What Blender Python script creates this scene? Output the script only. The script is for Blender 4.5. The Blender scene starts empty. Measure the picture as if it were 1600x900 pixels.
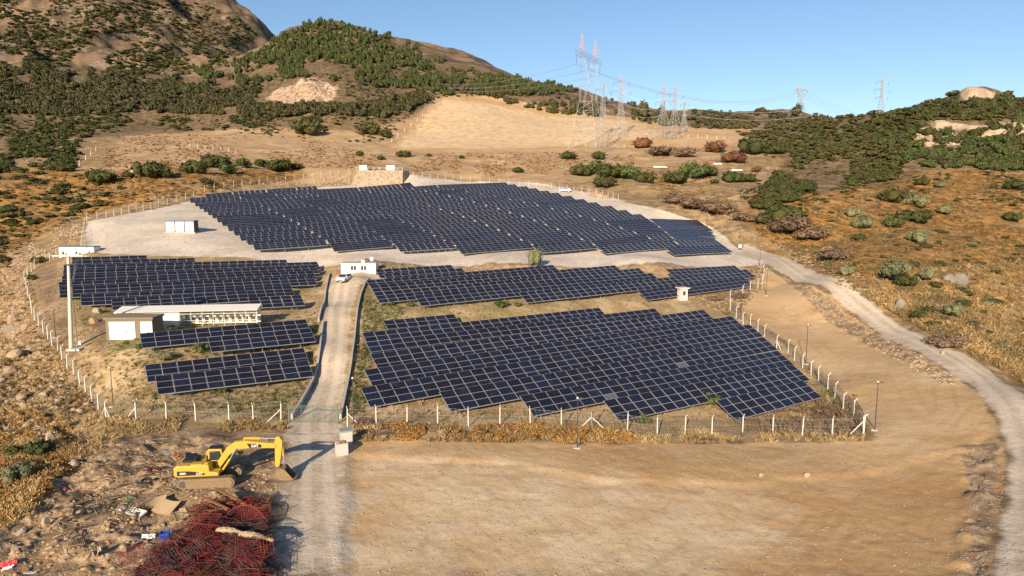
import bpy, math, random
import numpy as np
random.seed(7)
rng = np.random.default_rng(11)
R = math.radians
scene = bpy.context.scene
C = scene.collection

# ------------------------------------------------------------------ camera, sky, sun, exposure
FPX = 1060.0; PITCH = R(7.3); CAMZ = 22.0
cam_d = bpy.data.cameras.new('camera'); cam = bpy.data.objects.new('camera', cam_d); C.objects.link(cam)
cam_d.sensor_width = 36.0; cam_d.lens = 36.0 * FPX / 1600.0
cam_d.clip_start = 0.5; cam_d.clip_end = 9000
cam.location = (0, 0, CAMZ); cam.rotation_euler = (R(90) - PITCH, 0, 0)
scene.camera = cam
SUN_AZ = 18.0; SUN_EL = 21.0           # the sun stands behind the camera, a little to the left
w = bpy.data.worlds.new('World'); scene.world = w; w.use_nodes = True
nt = w.node_tree
sky = nt.nodes.new('ShaderNodeTexSky'); sky.sky_type = 'NISHITA'; sky.sun_disc = False
sky.sun_elevation = R(SUN_EL); sky.sun_rotation = R(180 + SUN_AZ)
sky.altitude = 200; sky.air_density = 1.0; sky.dust_density = 0.15; sky.ozone_density = 3.0
bg = nt.nodes['Background']; bg.inputs['Strength'].default_value = 0.078
nt.links.new(sky.outputs[0], bg.inputs['Color'])
sd = bpy.data.lights.new('sun', 'SUN'); so = bpy.data.objects.new('sun', sd); C.objects.link(so)
sd.energy = 5.0; sd.angle = R(0.53); sd.color = (1.0, 0.82, 0.605)
so.rotation_euler = (R(90 - SUN_EL), 0, R(-SUN_AZ))
scene.view_settings.view_transform = 'Standard'; scene.view_settings.look = 'None'
scene.view_settings.exposure = 0.8; scene.view_settings.gamma = 1.0
scene.view_settings.use_curve_mapping = False
scene.render.engine = 'CYCLES'
scene.cycles.max_bounces = 5; scene.cycles.diffuse_bounces = 2; scene.cycles.glossy_bounces = 2
scene.cycles.transparent_max_bounces = 8

# ------------------------------------------------------------------ survey: photo pixel -> place in the world
cp, sp = math.cos(PITCH), math.sin(PITCH)
def ray(u, v):
    x = (u - 800) / FPX; y = (450 - v) / FPX
    return np.array([x, cp + y * sp, -sp + y * cp])
def at_d(u, v, d):
    q = ray(u, v); p = q * (d / q[1]); p[2] += CAMZ; return p
AL = R(57.3)
def rn(al): return np.array([math.sin(al), math.cos(al)]), np.array([-math.cos(al), math.sin(al)])
def onplane(u, v, a, n):
    d = ray(u, v); t = a / (d[:2] @ n); p = d * t; p[2] += CAMZ; return p
def a_of(u, v, d, n):
    q = ray(u, v) * d; return q[:2] @ n
r1, n1 = rn(AL); r2, n2 = rn(R(61))
# rows of solar tables: (top left, top right) in photo pixels, front row first
FRr = [((1118.6,626),(1253.5,594)),((941.9,626.2),(1238.5,570)),((811.6,618.8),(1215,548)),((686.2,612.5),(1192.5,526.5)),((563.5,606),(1171,507)),((569,578),(1143,494)),((578.2,553.2),(1099,484)),((571,535),(1022.5,482)),((565,520.2),(936,480.8)),((598,501.2),(709,490.8))]
MRr = [((996,454),(1162,433.6)),((810,457),(1166,421)),((647,461.4),(1018,426.6)),((583.4,457),(999,419)),((577,446),(961,414.5)),((572,438),(864,414)),((599,428),(722,419)),((586,421.3),(705,414)),]
LBr = [((386,465),(470,461)),((173.3,466.6),(385,454)),((125.3,460),(454,446.5)),((92.5,448.7),(489,431)),((91.3,441),(489,423)),((96.3,431.7),(493,414.5)),((98,423),(495,409)),((98.8,414.7),(447,405.8)),((112,408),(303.4,403)),((112,402.2),(229,399))]
LTr = [((241.3,587.9),(480.5,563)),((225.8,570.3),(474.3,543.5)),((323.8,527),(484.6,512.6)),((218,521),(477.4,499))]
rowsets = []                      # (block, row, left low edge, right low edge, module rows, tilt)
def survey(block, rows, a0, P, L, tilt, r, n):
    th = math.radians(tilt)
    for i, (tl, tr) in enumerate(rows):
        a = a0 + i * P
        A = onplane(*tl, a, n); B = onplane(*tr, a, n)
        back = np.array([n[0] * math.cos(th), n[1] * math.cos(th), math.sin(th)]) * L
        rowsets.append((block, i, A - back, B - back, int(round(L)), tilt))
survey('FR', FRr, 47.64, 5.0, 3.0, 29, r1, n1)
survey('MR', MRr, 90.77, 5.0, 3.0, 29, r1, n1)
survey('MX', [((1039.6,421),(1148,415))], 101.0, 5.0, 3.0, 29, r1, n1)
survey('LB', LBr, 116.02, 5.0, 3.0, 29, r1, n1)
survey('LT', LTr, 82.93, 5.0, 3.0, 29, r1, n1)
# the big block on the hillside: four modules high, its rows turned a little further
a6 = a_of(391.3, 378.2, 157, n2); PB = 6.5; tB = R(24); LBIG = 4.0
BLs = [(1054,398.5),(946.5,396.5),(844,395.5),(722,397),(625.4,393.5),(522.5,393)] + [(x / 6.667 + 280, y / 6.667 + 270) for x, y in [(790,805),(720,752),(645,710),(580,655),(520,610),(455,555),(405,517),(350,475),(305,443),(262,410),(215,378),(170,350),(120,315)]] + [(323, 311)]
TRs = [(1129,383),(1121,377),(1112,371),(1105.5,361),(1102,352.5),(1089,344),(1001,334.5),(978,328),(955,321.5),(932,316),(912,311),(892,306),(872,301),(856,298),(838,294),(823,291),(805,288),(790,285),(641,285),(494.5,291)]
backB = np.array([n2[0] * math.cos(tB), n2[1] * math.cos(tB), math.sin(tB)]) * LBIG
bigrows = []
for i in range(20):
    a = a6 + (i - 6) * PB
    A = onplane(*BLs[i], a - LBIG * math.cos(tB), n2); B = onplane(*TRs[i], a, n2) - backB
    Mq = {1: (1052,375), 2: (1044,366), 3: (1034,357.5), 4: (1024,349.5), 5: (1014,341.5)}.get(i)
    Mp = onplane(*Mq, a, n2) - backB if Mq else A + (B - A) * .6
    bigrows.append((A, Mp, B))

# ------------------------------------------------------------------ terrain: heights at surveyed points, smoothly joined
pts = []
for (_, _, A, B, _, _) in rowsets:
    for k_ in ((0, 1) if np.linalg.norm(B - A) < 14 else (0, .12, .35, .65, .88, 1)):
        p = A + (B - A) * k_; pts.append((p[0], p[1], p[2] - 0.65))
for i, (A, Mp, B) in enumerate(bigrows):
    for p in ((A, Mp, B) if 1 <= i <= 5 else (A, B)): pts.append((p[0], p[1], p[2] - 0.75))
def zc(u, v, z):
    q = ray(u, v); t = (z - CAMZ) / q[2]; p = q * t; pts.append((p[0], p[1], z))
def dc(u, v, d):
    p = at_d(u, v, d); pts.append(tuple(p))
def wc(u, d, z): pts.append(((u - 800) / FPX * d, d, z))
for a in [(-200,900,-.4),(0,895,-.5),(200,890,0),(450,890,0),(800,895,-.1),(1200,890,-.9),(1560,895,-.4),(1800,890,0),(0,760,-.6),(300,765,0),(450,700,0),(200,700,0),(60,700,-.5),(800,700,.1),(1100,720,-.6),(1400,700,-.9),(1560,700,-.3),(1600,620,.6),
          (213,655,.2),(450,655,.2),(640,667,.3),(900,680,-.2),(1040,690,-.7),(1350,680,-.9),(1260,600,-.2),(1300,500,1.5),(1400,520,1.4),(1500,570,.9),(1200,450,4.0),(1240,480,2.6),(1180,415,6.8),(1150,397,8.3),(520,560,1.9),(500,480,4.9),(540,470,5.0)]: zc(*a)
for a in [(1590,590,88),(1590,540,100),(1590,480,130),(1590,400,172),(1590,300,240),(1500,500,105),(1500,420,150),(1500,360,200),(1500,300,245),(1400,440,125),(1400,380,170),(1400,300,245),(1300,440,130),(1300,380,185),(1300,330,205),(1200,385,190),(1200,330,215),(1200,290,260),
          (1100,300,262),(1000,290,272),(1000,310,250),(1100,328,222),(1150,358,203),(700,270,310),(560,267,280),(620,267,280),(590,258,305),(590,288,272),(480,275,285),(400,284,262),(330,294,238),(700,281,292),(800,272,312),(900,270,310),(1000,262,325),(1100,250,355),(1200,240,372),
          (700,240,370),(500,240,360),(900,240,378),(300,240,330),(150,240,320),(150,290,240),(270,290,235),(0,240,310),(0,300,225),(700,222,425),(900,225,425),(1000,220,432),(1100,215,450),(500,215,430),(300,210,430),(150,205,430),(0,200,430),
          (700,152,560),(780,152,600),(640,200,470),(850,180,560),(950,190,520),(1000,197,520),(1100,203,520),(1200,205,520),(1200,188,650),(1250,180,720),(1170,180,720),(1080,184,700),(1300,190,600),
          (1000,168,640),(940,149,650),(880,136,660),(780,123,700),(700,107,740),(600,64,770),(520,34,790),(460,51,800),(400,84,830),(520,100,630),(520,150,520),(400,130,620),(400,180,480),(600,130,600),(300,160,560),(300,190,480),(800,140,660),(650,110,680),
          (340,100,900),(0,-60,1100),(200,-60,1100),(270,-4,1150),(330,12,1160),(410,54,1180),(300,60,1020),(200,60,920),(100,60,870),(0,60,850),(0,120,650),(100,120,650),(200,130,650),(0,170,520),(150,170,520),(200,-160,1300),(0,-160,1300),(-300,-60,1100),(-300,60,850),(-200,170,500),
          (700,84,930),(740,100,920),(780,120,900),(1540,134,400),(1500,144,400),(1440,164,420),(1400,176,440),(1350,184,480),(1590,160,400),(1650,172,420),(1590,200,340),(1540,200,340),(1450,210,340),(1350,215,380),(1300,215,420),(1500,260,290),(1400,260,305),(1300,260,330),(1590,260,292),(1500,235,312),
          (0,400,165),(0,350,200),(0,450,135),(0,520,104),(0,600,80),(0,700,61),(40,430,145),(80,520,95),(110,570,84),(150,620,78),(140,345,188),(130,388,158),(200,330,205),(100,330,212),(60,370,180),(285,362,172),(300,400,151),(800,405,151),(560,411,143),(560,433,128),(1000,406,151),(230,378,163)]: dc(*a)
for a in [(500,1100,170),(600,1100,160),(700,1150,150),(900,950,70),(1000,900,70),(1100,1000,62),(1200,1100,70),(1400,700,45),(1500,620,50),(1600,620,40),(1300,900,60),(1000,1500,50),(1300,1500,50),(700,1500,90),(400,1600,220),(200,1700,260),(0,1800,260),(800,2600,40),(1400,2600,30),(200,2600,120)]: wc(*a)
for u in (-900, -400, 100, 600, 1000, 1500, 2000, 2600):
    wc(u, 13, 0); wc(u, 24, 0)
for d, z in ((40,-1),(100,2),(200,13),(400,40),(800,130),(1500,180),(2600,120)): wc(-900, d, z)
for d, z in ((40,0),(100,4),(200,16),(400,60),(800,50),(1500,45),(2600,30)): wc(2500, d, z)
pts = np.array(pts)
def feat(x, y):
    d = np.maximum(y, 1.0); return np.stack([x / d * 1.15, np.log(d)], -1)
K = feat(pts[:, 0], pts[:, 1])
def phi(r2_):
    return 0.5 * r2_ * np.log(np.maximum(r2_, 1e-12))
N = len(K)
D2 = ((K[:, None, :] - K[None, :, :]) ** 2).sum(-1)
# solve for height relative to distance so that near ground is held tightly
scl = 1.0 + pts[:, 1] * 0.0
Amat = np.zeros((N + 3, N + 3)); Amat[:N, :N] = phi(D2) + np.eye(N) * 2e-5
Amat[:N, N] = 1; Amat[:N, N + 1:] = K; Amat[N, :N] = 1; Amat[N + 1:, :N] = K.T
rhs = np.zeros(N + 3); rhs[:N] = (pts[:, 2] - CAMZ) / pts[:, 1]
sol = np.linalg.solve(Amat, rhs)

_ng = {}
def vnoise(x, y, seed):
    if seed not in _ng: _ng[seed] = np.random.default_rng(seed).random((256, 256)).astype(np.float32)
    g = _ng[seed]
    xi = np.floor(x).astype(np.int64); yi = np.floor(y).astype(np.int64)
    fx = x - xi; fy = y - yi; fx = fx * fx * (3 - 2 * fx); fy = fy * fy * (3 - 2 * fy)
    a = g[xi & 255, yi & 255]; b = g[(xi + 1) & 255, yi & 255]; c = g[xi & 255, (yi + 1) & 255]; d = g[(xi + 1) & 255, (yi + 1) & 255]
    return (a * (1 - fx) + b * fx) * (1 - fy) + (c * (1 - fx) + d * fx) * fy - 0.5
def fbm(x, y, s, seed, o=4):
    t = 0; amp = 1.0
    for k in range(o):
        t = t + amp * vnoise(x / s + 17.3 * k, y / s + 5.1 * k, seed + k); s = s * 0.5; amp *= 0.5
    return t
def sstep(a, b, x):
    t = np.clip((x - a) / (b - a), 0, 1); return t * t * (3 - 2 * t)

tt = np.concatenate([np.linspace(-2.2, -0.84, 80, endpoint=False), np.linspace(-0.84, 0.84, 900), np.linspace(0.84, 2.2, 81)[1:]])
ll = np.concatenate([np.linspace(math.log(12), math.log(36), 50, endpoint=False), np.linspace(math.log(36), math.log(260), 430, endpoint=False), np.linspace(math.log(260), math.log(1350), 330, endpoint=False), np.linspace(math.log(1350), math.log(3200), 40)])
NT, NL = len(tt), len(ll)
dd = np.exp(ll)
GX = tt[None, :] * dd[:, None]; GY = np.repeat(dd[:, None], NT, 1)
# evaluate the smooth surface on a coarse lattice, then refine it linearly
ct = np.linspace(-2.2, 2.2, 330); cl = np.linspace(math.log(12), math.log(3200), 300)
cT, cL = np.meshgrid(ct, cl); Q = np.stack([cT.ravel() * 1.15, cL.ravel()], -1)
val = np.zeros(len(Q))
for i0 in range(0, len(Q), 8000):
    q = Q[i0:i0 + 8000]
    r2_ = ((q[:, None, :] - K[None]) ** 2).sum(-1)
    val[i0:i0 + 8000] = phi(r2_) @ sol[:N] + sol[N] + q @ sol[N + 1:]
val = val.reshape(cT.shape)
def cubic_up(val, ct, cl, tq, lq):
    # Catmull-Rom in both directions
    def axis(q, g):
        f = (q - g[0]) / (g[1] - g[0]); i = np.clip(np.floor(f).astype(int), 1, len(g) - 3); return i, f - i
    it, ft = axis(tq, ct); il, fl = axis(lq, cl)
    def W(f): return [-.5 * f**3 + f**2 - .5 * f, 1.5 * f**3 - 2.5 * f**2 + 1, -1.5 * f**3 + 2 * f**2 + .5 * f, .5 * f**3 - .5 * f**2]
    Wt, Wl = W(ft), W(fl)
    rows = sum(Wl[k][:, None] * val[il - 1 + k, :] for k in range(4))
    return sum(Wt[k][None, :] * rows[:, it - 1 + k] for k in range(4))
GZ = cubic_up(val, ct, cl, tt, ll) * GY + CAMZ

def hit(u, v, Z, dmin=30):
    q = ray(u, v); t = q[0] / q[1]
    f = (np.searchsorted(tt, t) - 1); f = min(max(f, 0), NT - 2); ft = (t - tt[f]) / (tt[f + 1] - tt[f])
    z = Z[:, f] * (1 - ft) + Z[:, f + 1] * ft
    zr = CAMZ + dd * (q[2] / q[1])
    g = z - zr; idx = np.where((g >= 0) & (dd > dmin))[0]
    if len(idx) == 0: return None
    i = idx[0]
    if i == 0: return None
    s = g[i - 1] / (g[i - 1] - g[i]); d = dd[i - 1] + s * (dd[i] - dd[i - 1])
    return np.array([t * d, d, CAMZ + d * q[2] / q[1]])
GZ0 = GZ.copy()
def poly_world(P):
    out = []
    for (u, v) in P:
        p = hit(u, v, GZ0)
        if p is None: p = at_d(u, v, 900)
        out.append(p[:2])
    return np.array(out)
def sdist(P, X, Y):
    """signed distance (positive inside) from points to a polygon in the ground plane"""
    d = np.full(X.shape, 1e9, np.float32); inside = np.zeros(X.shape, bool)
    n = len(P)
    for i in range(n):
        a = P[i]; b = P[(i + 1) % n]; e = b - a
        wx = X - a[0]; wy = Y - a[1]
        h = np.clip((wx * e[0] + wy * e[1]) / (e @ e + 1e-9), 0, 1)
        d = np.minimum(d, (wx - e[0] * h) ** 2 + (wy - e[1] * h) ** 2)
        c = ((a[1] <= Y) & (b[1] > Y)) | ((b[1] <= Y) & (a[1] > Y))
        with np.errstate(divide='ignore', invalid='ignore'):
            xi = a[0] + (Y - a[1]) / (b[1] - a[1] + 1e-12) * e[0]
        inside ^= c & (X < xi)
    d = np.sqrt(d); return np.where(inside, d, -d)
X32 = GX.astype(np.float32); Y32 = GY.astype(np.float32)
def mask(P, wd=1.0):
    W_ = poly_world(P)
    x0, y0 = W_.min(0) - 3 * wd - 2; x1, y1 = W_.max(0) + 3 * wd + 2
    sel = (X32 > x0) & (X32 < x1) & (Y32 > y0) & (Y32 < y1)
    m = np.zeros(X32.shape, np.float32)
    if sel.any(): m[sel] = sstep(-wd, wd, sdist(W_, X32[sel], Y32[sel]))
    return m
# regions of the ground, outlined on the photograph and laid down on the ground
P_PAD = [(136,345),(240,327),(300,314),(420,294),(560,288),(800,282),(870,292),(960,310),(1040,332),(1110,352),(1150,385),(1195,402),(1210,412),(1160,416),(1000,411),(800,409),(560,407),(380,402),(200,398),(160,396),(128,388)]
P_ACCESS = [(448,668),(470,640),(492,600),(503,540),(506,480),(514,440),(525,431),(605,431),(560,447),(549,480),(544,520),(538,590),(530,640),(530,662),(548,700),(545,740),(560,790),(540,900),(430,900),(428,800),(440,700)]
P_ROAD = [(1556,905),(1570,800),(1580,720),(1560,655),(1524,607),(1454,562),(1354,504),(1264,443),(1190,408),(1150,398),(1165,380),(1225,400),(1292,430),(1378,487),(1464,537),(1550,582),(1602,624),(1634,700),(1640,905)]
P_SOIL = [(520,905),(535,760),(548,690),(700,688),(900,694),(1200,690),(1372,688),(1345,640),(1300,595),(1240,540),(1150,478),(1190,415),(1262,446),(1350,506),(1450,563),(1520,608),(1555,655),(1574,720),(1560,800),(1545,905)]
P_TERR = [(548,712),(760,718),(960,748),(1180,753),(1400,728),(1545,682),(1520,760),(1500,905),(300,1000),(540,905)]
P_PALE = [(560,705),(900,735),(1130,760),(1260,800),(1180,905),(540,905)]
P_SCAR = [(600,230),(640,194),(684,150),(740,152),(790,160),(840,170),(900,176),(960,184),(1060,194),(1160,203),(1180,222),(1100,234),(980,232),(860,238),(700,240),(610,240)]
P_SCARB = [(612,228),(650,190),(690,158),(750,160),(830,176),(930,186),(1010,196),(1040,215),(900,226),(760,232),(650,232)]
P_TAN = [(190,205),(300,192),(460,200),(640,185),(1180,200),(1190,240),(1000,262),(900,285),(640,285),(330,290),(170,330),(165,250)]
P_RIGHT = [(1150,330),(1180,300),(1290,300),(1420,268),(1610,268),(1750,600),(1610,610),(1560,572),(1472,530),(1384,480),(1300,430),(1200,385)]
P_MID = [(200,268),(470,262),(480,275),(330,300),(150,330),(0,400),(-60,300),(0,260)]
P_LSLOPE = [(-100,400),(60,400),(40,440),(60,520),(110,590),(160,645),(120,720),(-100,720)]
P_DUMP = [(-100,790),(60,740),(150,690),(300,680),(440,690),(430,800),(440,905),(-100,905)]
P_FIELD = [(215,655),(165,640),(100,560),(60,480),(50,430),(110,402),(520,408),(1180,418),(1190,450),(1150,480),(1250,560),(1350,670),(900,680),(545,668)]
P_GREENS = [[(545,650),(560,560),(572,470),(640,480),(600,520),(575,560),(570,640)],[(1240,640),(1290,600),(1330,640),(1300,665)],[(500,500),(460,500),(440,520),(490,560)],[(380,625),(470,600),(440,650),(380,640)],[(180,470),(120,500),(160,560),(230,540)],[(560,440),(580,440),(590,480),(560,480)]]
P_CLIFF = [(1425,206),(1440,192),(1480,188),(1540,200),(1610,192),(1610,214),(1540,218),(1470,224),(1430,226)]
P_CLIFF2 = [(408,158),(440,140),(490,128),(530,140),(520,165),(450,166)]
P_WALLROCK = [(540,290),(550,268),(625,268),(630,286)]
P_EMB = [(520,415),(1160,420),(1165,432),(520,437)]
P_EMB2 = [(400,286),(560,274),(640,276),(900,292),(980,312),(940,306),(800,288),(560,292),(330,302)]
P_ROCKS_R = [(1180,395),(1262,448),(1350,508),(1452,565),(1500,600),(1475,600),(1330,525),(1255,465)]
P_ROCKS_R2 = [(1500,700),(1560,690),(1562,800),(1540,905),(1500,905),(1515,800)]
P_WOOD = [(0,100),(220,110),(300,120),(420,85),(520,28),(620,65),(760,115),(900,135),(860,170),(740,150),(690,150),(640,190),(560,205),(300,205),(100,215),(0,260)]
P_WOODR = [(1150,205),(1290,195),(1400,172),(1540,128),(1640,150),(1640,270),(1440,265),(1390,290),(1280,300),(1190,350),(1180,300),(1225,250)]
P_TABLES = [(85,398),(245,396),(520,405),(515,490),(400,488),(180,492),(85,480)]
M = {}
M['gravel'] = np.maximum(mask(P_PAD, 2.2), np.maximum(np.where(GY < 62, mask(P_ACCESS, 3.2) * .9, mask(P_ACCESS, 1.5)), mask(P_ROAD, 2.0)))
M['road'] = mask(P_ROAD, 1.6)
M['pad'] = mask(P_PAD, 0.4); M['acc'] = mask(P_ACCESS, 0.5)
M['soil'] = np.maximum(mask(P_SOIL, 1.6), mask(P_SCAR, 13) * .62)
M['pale'] = np.maximum(mask(P_PALE, 5.0), mask(P_SCARB, 16))
M['rubble'] = (1 - mask(P_TABLES, 1.5)) * np.maximum.reduce([mask(P_LSLOPE, 3), mask(P_DUMP, 3), mask(P_EMB, 1.5), mask(P_EMB2, 2), mask(P_ROCKS_R, 1.2), mask(P_ROCKS_R2, 1.2), mask(P_WALLROCK, 1)])
M['dark'] = np.maximum.reduce([mask(p, 2.5) for p in ([(46,430),(90,404),(94,470),(118,500),(112,570),(66,500)], [(165,668),(440,672),(440,735),(300,745),(160,735),(120,700)], [(170,485),(215,500),(160,560),(120,520)])]) * .85
M['cliff'] = np.maximum(mask(P_CLIFF, 5), mask(P_CLIFF2, 8))
M['scrub'] = np.maximum(mask(P_RIGHT, 5), mask(P_MID, 8))
M['tan'] = np.maximum(mask(P_TAN, 28), mask(P_SCAR, 5))
M['field'] = mask(P_FIELD, 2)
M['green'] = np.maximum.reduce([mask(p, 1.5) for p in P_GREENS])
M['wood'] = np.maximum(mask(P_WOOD, 15), mask(P_WOODR, 8))
# relief
ex_ = hit(322, 762, GZ0); M['stand'] = sstep(4.5, 2.2, np.hypot(X32 - ex_[0], (Y32 - ex_[1] - 1.4) * 1.2))
far = sstep(280, 620, GY)
flat = np.maximum.reduce([M['gravel'], M['field'], M['soil']])
left = sstep(0.05, -0.35, GX / GY)
GZ = GZ - 0.14 * sstep(.35, .75, mask(P_TERR, 2.5) + fbm(GX, GY, 6., 91, 3) * .35)
GZ = GZ + 0.22 * M['road'] * sstep(130, 70, GY)
rough = (1 - flat) * 0.35 + 0.05
GZ = GZ - M['field'] * 0.05
GZ = GZ + fbm(GX, GY, 7.0, 3, 3) * 0.5 * rough * sstep(20, 60, GY) + fbm(GX, GY, 1.6, 9, 2) * 0.10 * (1 - np.maximum(M['gravel'], M['soil'] * .7))
GZ = GZ + M['rubble'] * (1 - M['gravel']) * (fbm(GX, GY, 2.6, 21, 3) * 0.8 + np.maximum(fbm(GX, GY, .75, 25, 2), 0) * .42 * sstep(180, 90, GY))
GZ = GZ + M['soil'] * fbm(GX, GY, .9, 27, 3) * .05 + M['soil'] * fbm(GX * .6 + GY * .3, GY, 1.3, 28, 3) * .02
GZ = GZ + M['scrub'] * np.maximum(fbm(GX, GY, 3.2, 29, 3), 0) * .9 * (1 - M['gravel'])
GZ = GZ + fbm(GX, GY, 16.0, 71, 3) * 1.8 * (1 - flat) * sstep(110, 220, GY) * (1 - far)
GZ = GZ + far * (fbm(GX, GY, 75., 31, 5) * 10.0 * (1 - M['tan'] * .8))
rid = 1 - np.abs(fbm(GX, GY, 130., 41, 5)) * 3.0
GZ = GZ + far * left * sstep(560, 900, GY) * (rid - 0.6) * 20.0
GZ = GZ + M['cliff'] * fbm(GX, GY, 12., 55, 4) * 7.0

GZ = GZ * (1 - M['stand']) + (ex_[2] + .02) * M['stand']
def H(x, y):
    t = x / y; l = math.log(y)
    i = int(np.searchsorted(tt, t)) - 1; i = min(max(i, 0), NT - 2)
    j = int(np.searchsorted(ll, l)) - 1; j = min(max(j, 0), NL - 2)
    ft = (t - tt[i]) / (tt[i + 1] - tt[i]); fl = (l - ll[j]) / (ll[j + 1] - ll[j])
    return float((GZ[j, i] * (1 - ft) + GZ[j, i + 1] * ft) * (1 - fl) + (GZ[j + 1, i] * (1 - ft) + GZ[j + 1, i + 1] * ft) * fl)
def G(u, v, dmin=30):
    return hit(u, v, GZ, dmin)
def maskat(name, x, y):
    i = min(max(int(np.searchsorted(tt, x / y)), 0), NT - 1); j = min(max(int(np.searchsorted(ll, math.log(y))), 0), NL - 1)
    return float(M[name][j, i])
def htop(p, v):
    q = ray(800, v); return CAMZ + p[1] * q[2] / q[1] - p[2]      # height that reaches photo row v
def pxm(y): return FPX / y          # photo pixels per metre at distance y
# ------------------------------------------------------------------ materials
class NB:
    def __init__(s, name):
        s.m = bpy.data.materials.new(name); s.m.use_nodes = True; s.t = s.m.node_tree
        s.b = s.t.nodes['Principled BSDF']; s.b.inputs['Roughness'].default_value = 0.9
        s.b.inputs['Specular IOR Level'].default_value = 0.2
        s.geo = None
    def L(s, a, b): s.t.links.new(a, b)
    def pos(s):
        if not s.geo: s.geo = s.t.nodes.new('ShaderNodeNewGeometry')
        return s.geo.outputs['Position']
    def noise(s, scale, detail=4, rough=0.55, vec=None):
        n = s.t.nodes.new('ShaderNodeTexNoise'); n.inputs['Scale'].default_value = scale
        n.inputs['Detail'].default_value = detail; n.inputs['Roughness'].default_value = rough
        s.L(vec if vec is not None else s.pos(), n.inputs['Vector']); return n.outputs[0]
    def streak(s, scale, ang, ratio=.15, detail=4):
        mp = s.t.nodes.new('ShaderNodeMapping'); mp.inputs['Rotation'].default_value = (0, 0, ang); mp.inputs['Scale'].default_value = (ratio, 1, 1)
        s.L(s.pos(), mp.inputs['Vector']); return s.noise(scale, detail, .6, mp.outputs[0])
    def voro(s, scale, feature='F1', out='Distance'):
        n = s.t.nodes.new('ShaderNodeTexVoronoi'); n.inputs['Scale'].default_value = scale; n.feature = feature
        s.L(s.pos(), n.inputs['Vector']); return n.outputs[out]
    def math(s, op, a, b=0.0, c=None):
        n = s.t.nodes.new('ShaderNodeMath'); n.operation = op
        for i, x in enumerate((a, b) if c is None else (a, b, c)):
            if isinstance(x, (int, float)): n.inputs[i].default_value = x
            else: s.L(x, n.inputs[i])
        return n.outputs[0]
    def step(s, x, a, b):
        n = s.t.nodes.new('ShaderNodeMapRange'); n.interpolation_type = 'SMOOTHSTEP'
        n.inputs[1].default_value = a; n.inputs[2].default_value = b; s.L(x, n.inputs[0]); return n.outputs[0]
    def mix(s, f, a, b):
        n = s.t.nodes.new('ShaderNodeMix'); n.data_type = 'RGBA'
        for i, x in ((0, f), (6, a), (7, b)):
            if isinstance(x, (int, float)): n.inputs[i].default_value = x
            elif isinstance(x, tuple): n.inputs[i].default_value = (*x, 1)
            else: s.L(x, n.inputs[i])
        return n.outputs[2]
    def attr(s, name):
        n = s.t.nodes.new('ShaderNodeAttribute'); n.attribute_name = name; return n.outputs['Fac']
    def rnd(s):
        n = s.t.nodes.new('ShaderNodeObjectInfo'); return n.outputs['Random']
    def island(s):
        s.pos(); return s.geo.outputs['Random Per Island']
    def bump(s, h, dist, strength=1.0):
        n = s.t.nodes.new('ShaderNodeBump'); n.inputs['Distance'].default_value = dist; n.inputs['Strength'].default_value = strength
        s.L(h, n.inputs['Height']); s.L(n.outputs[0], s.b.inputs['Normal'])
    def col(s, c):
        if isinstance(c, tuple): s.b.inputs['Base Color'].default_value = (*c, 1)
        else: s.L(c, s.b.inputs['Base Color'])
        return s

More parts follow.
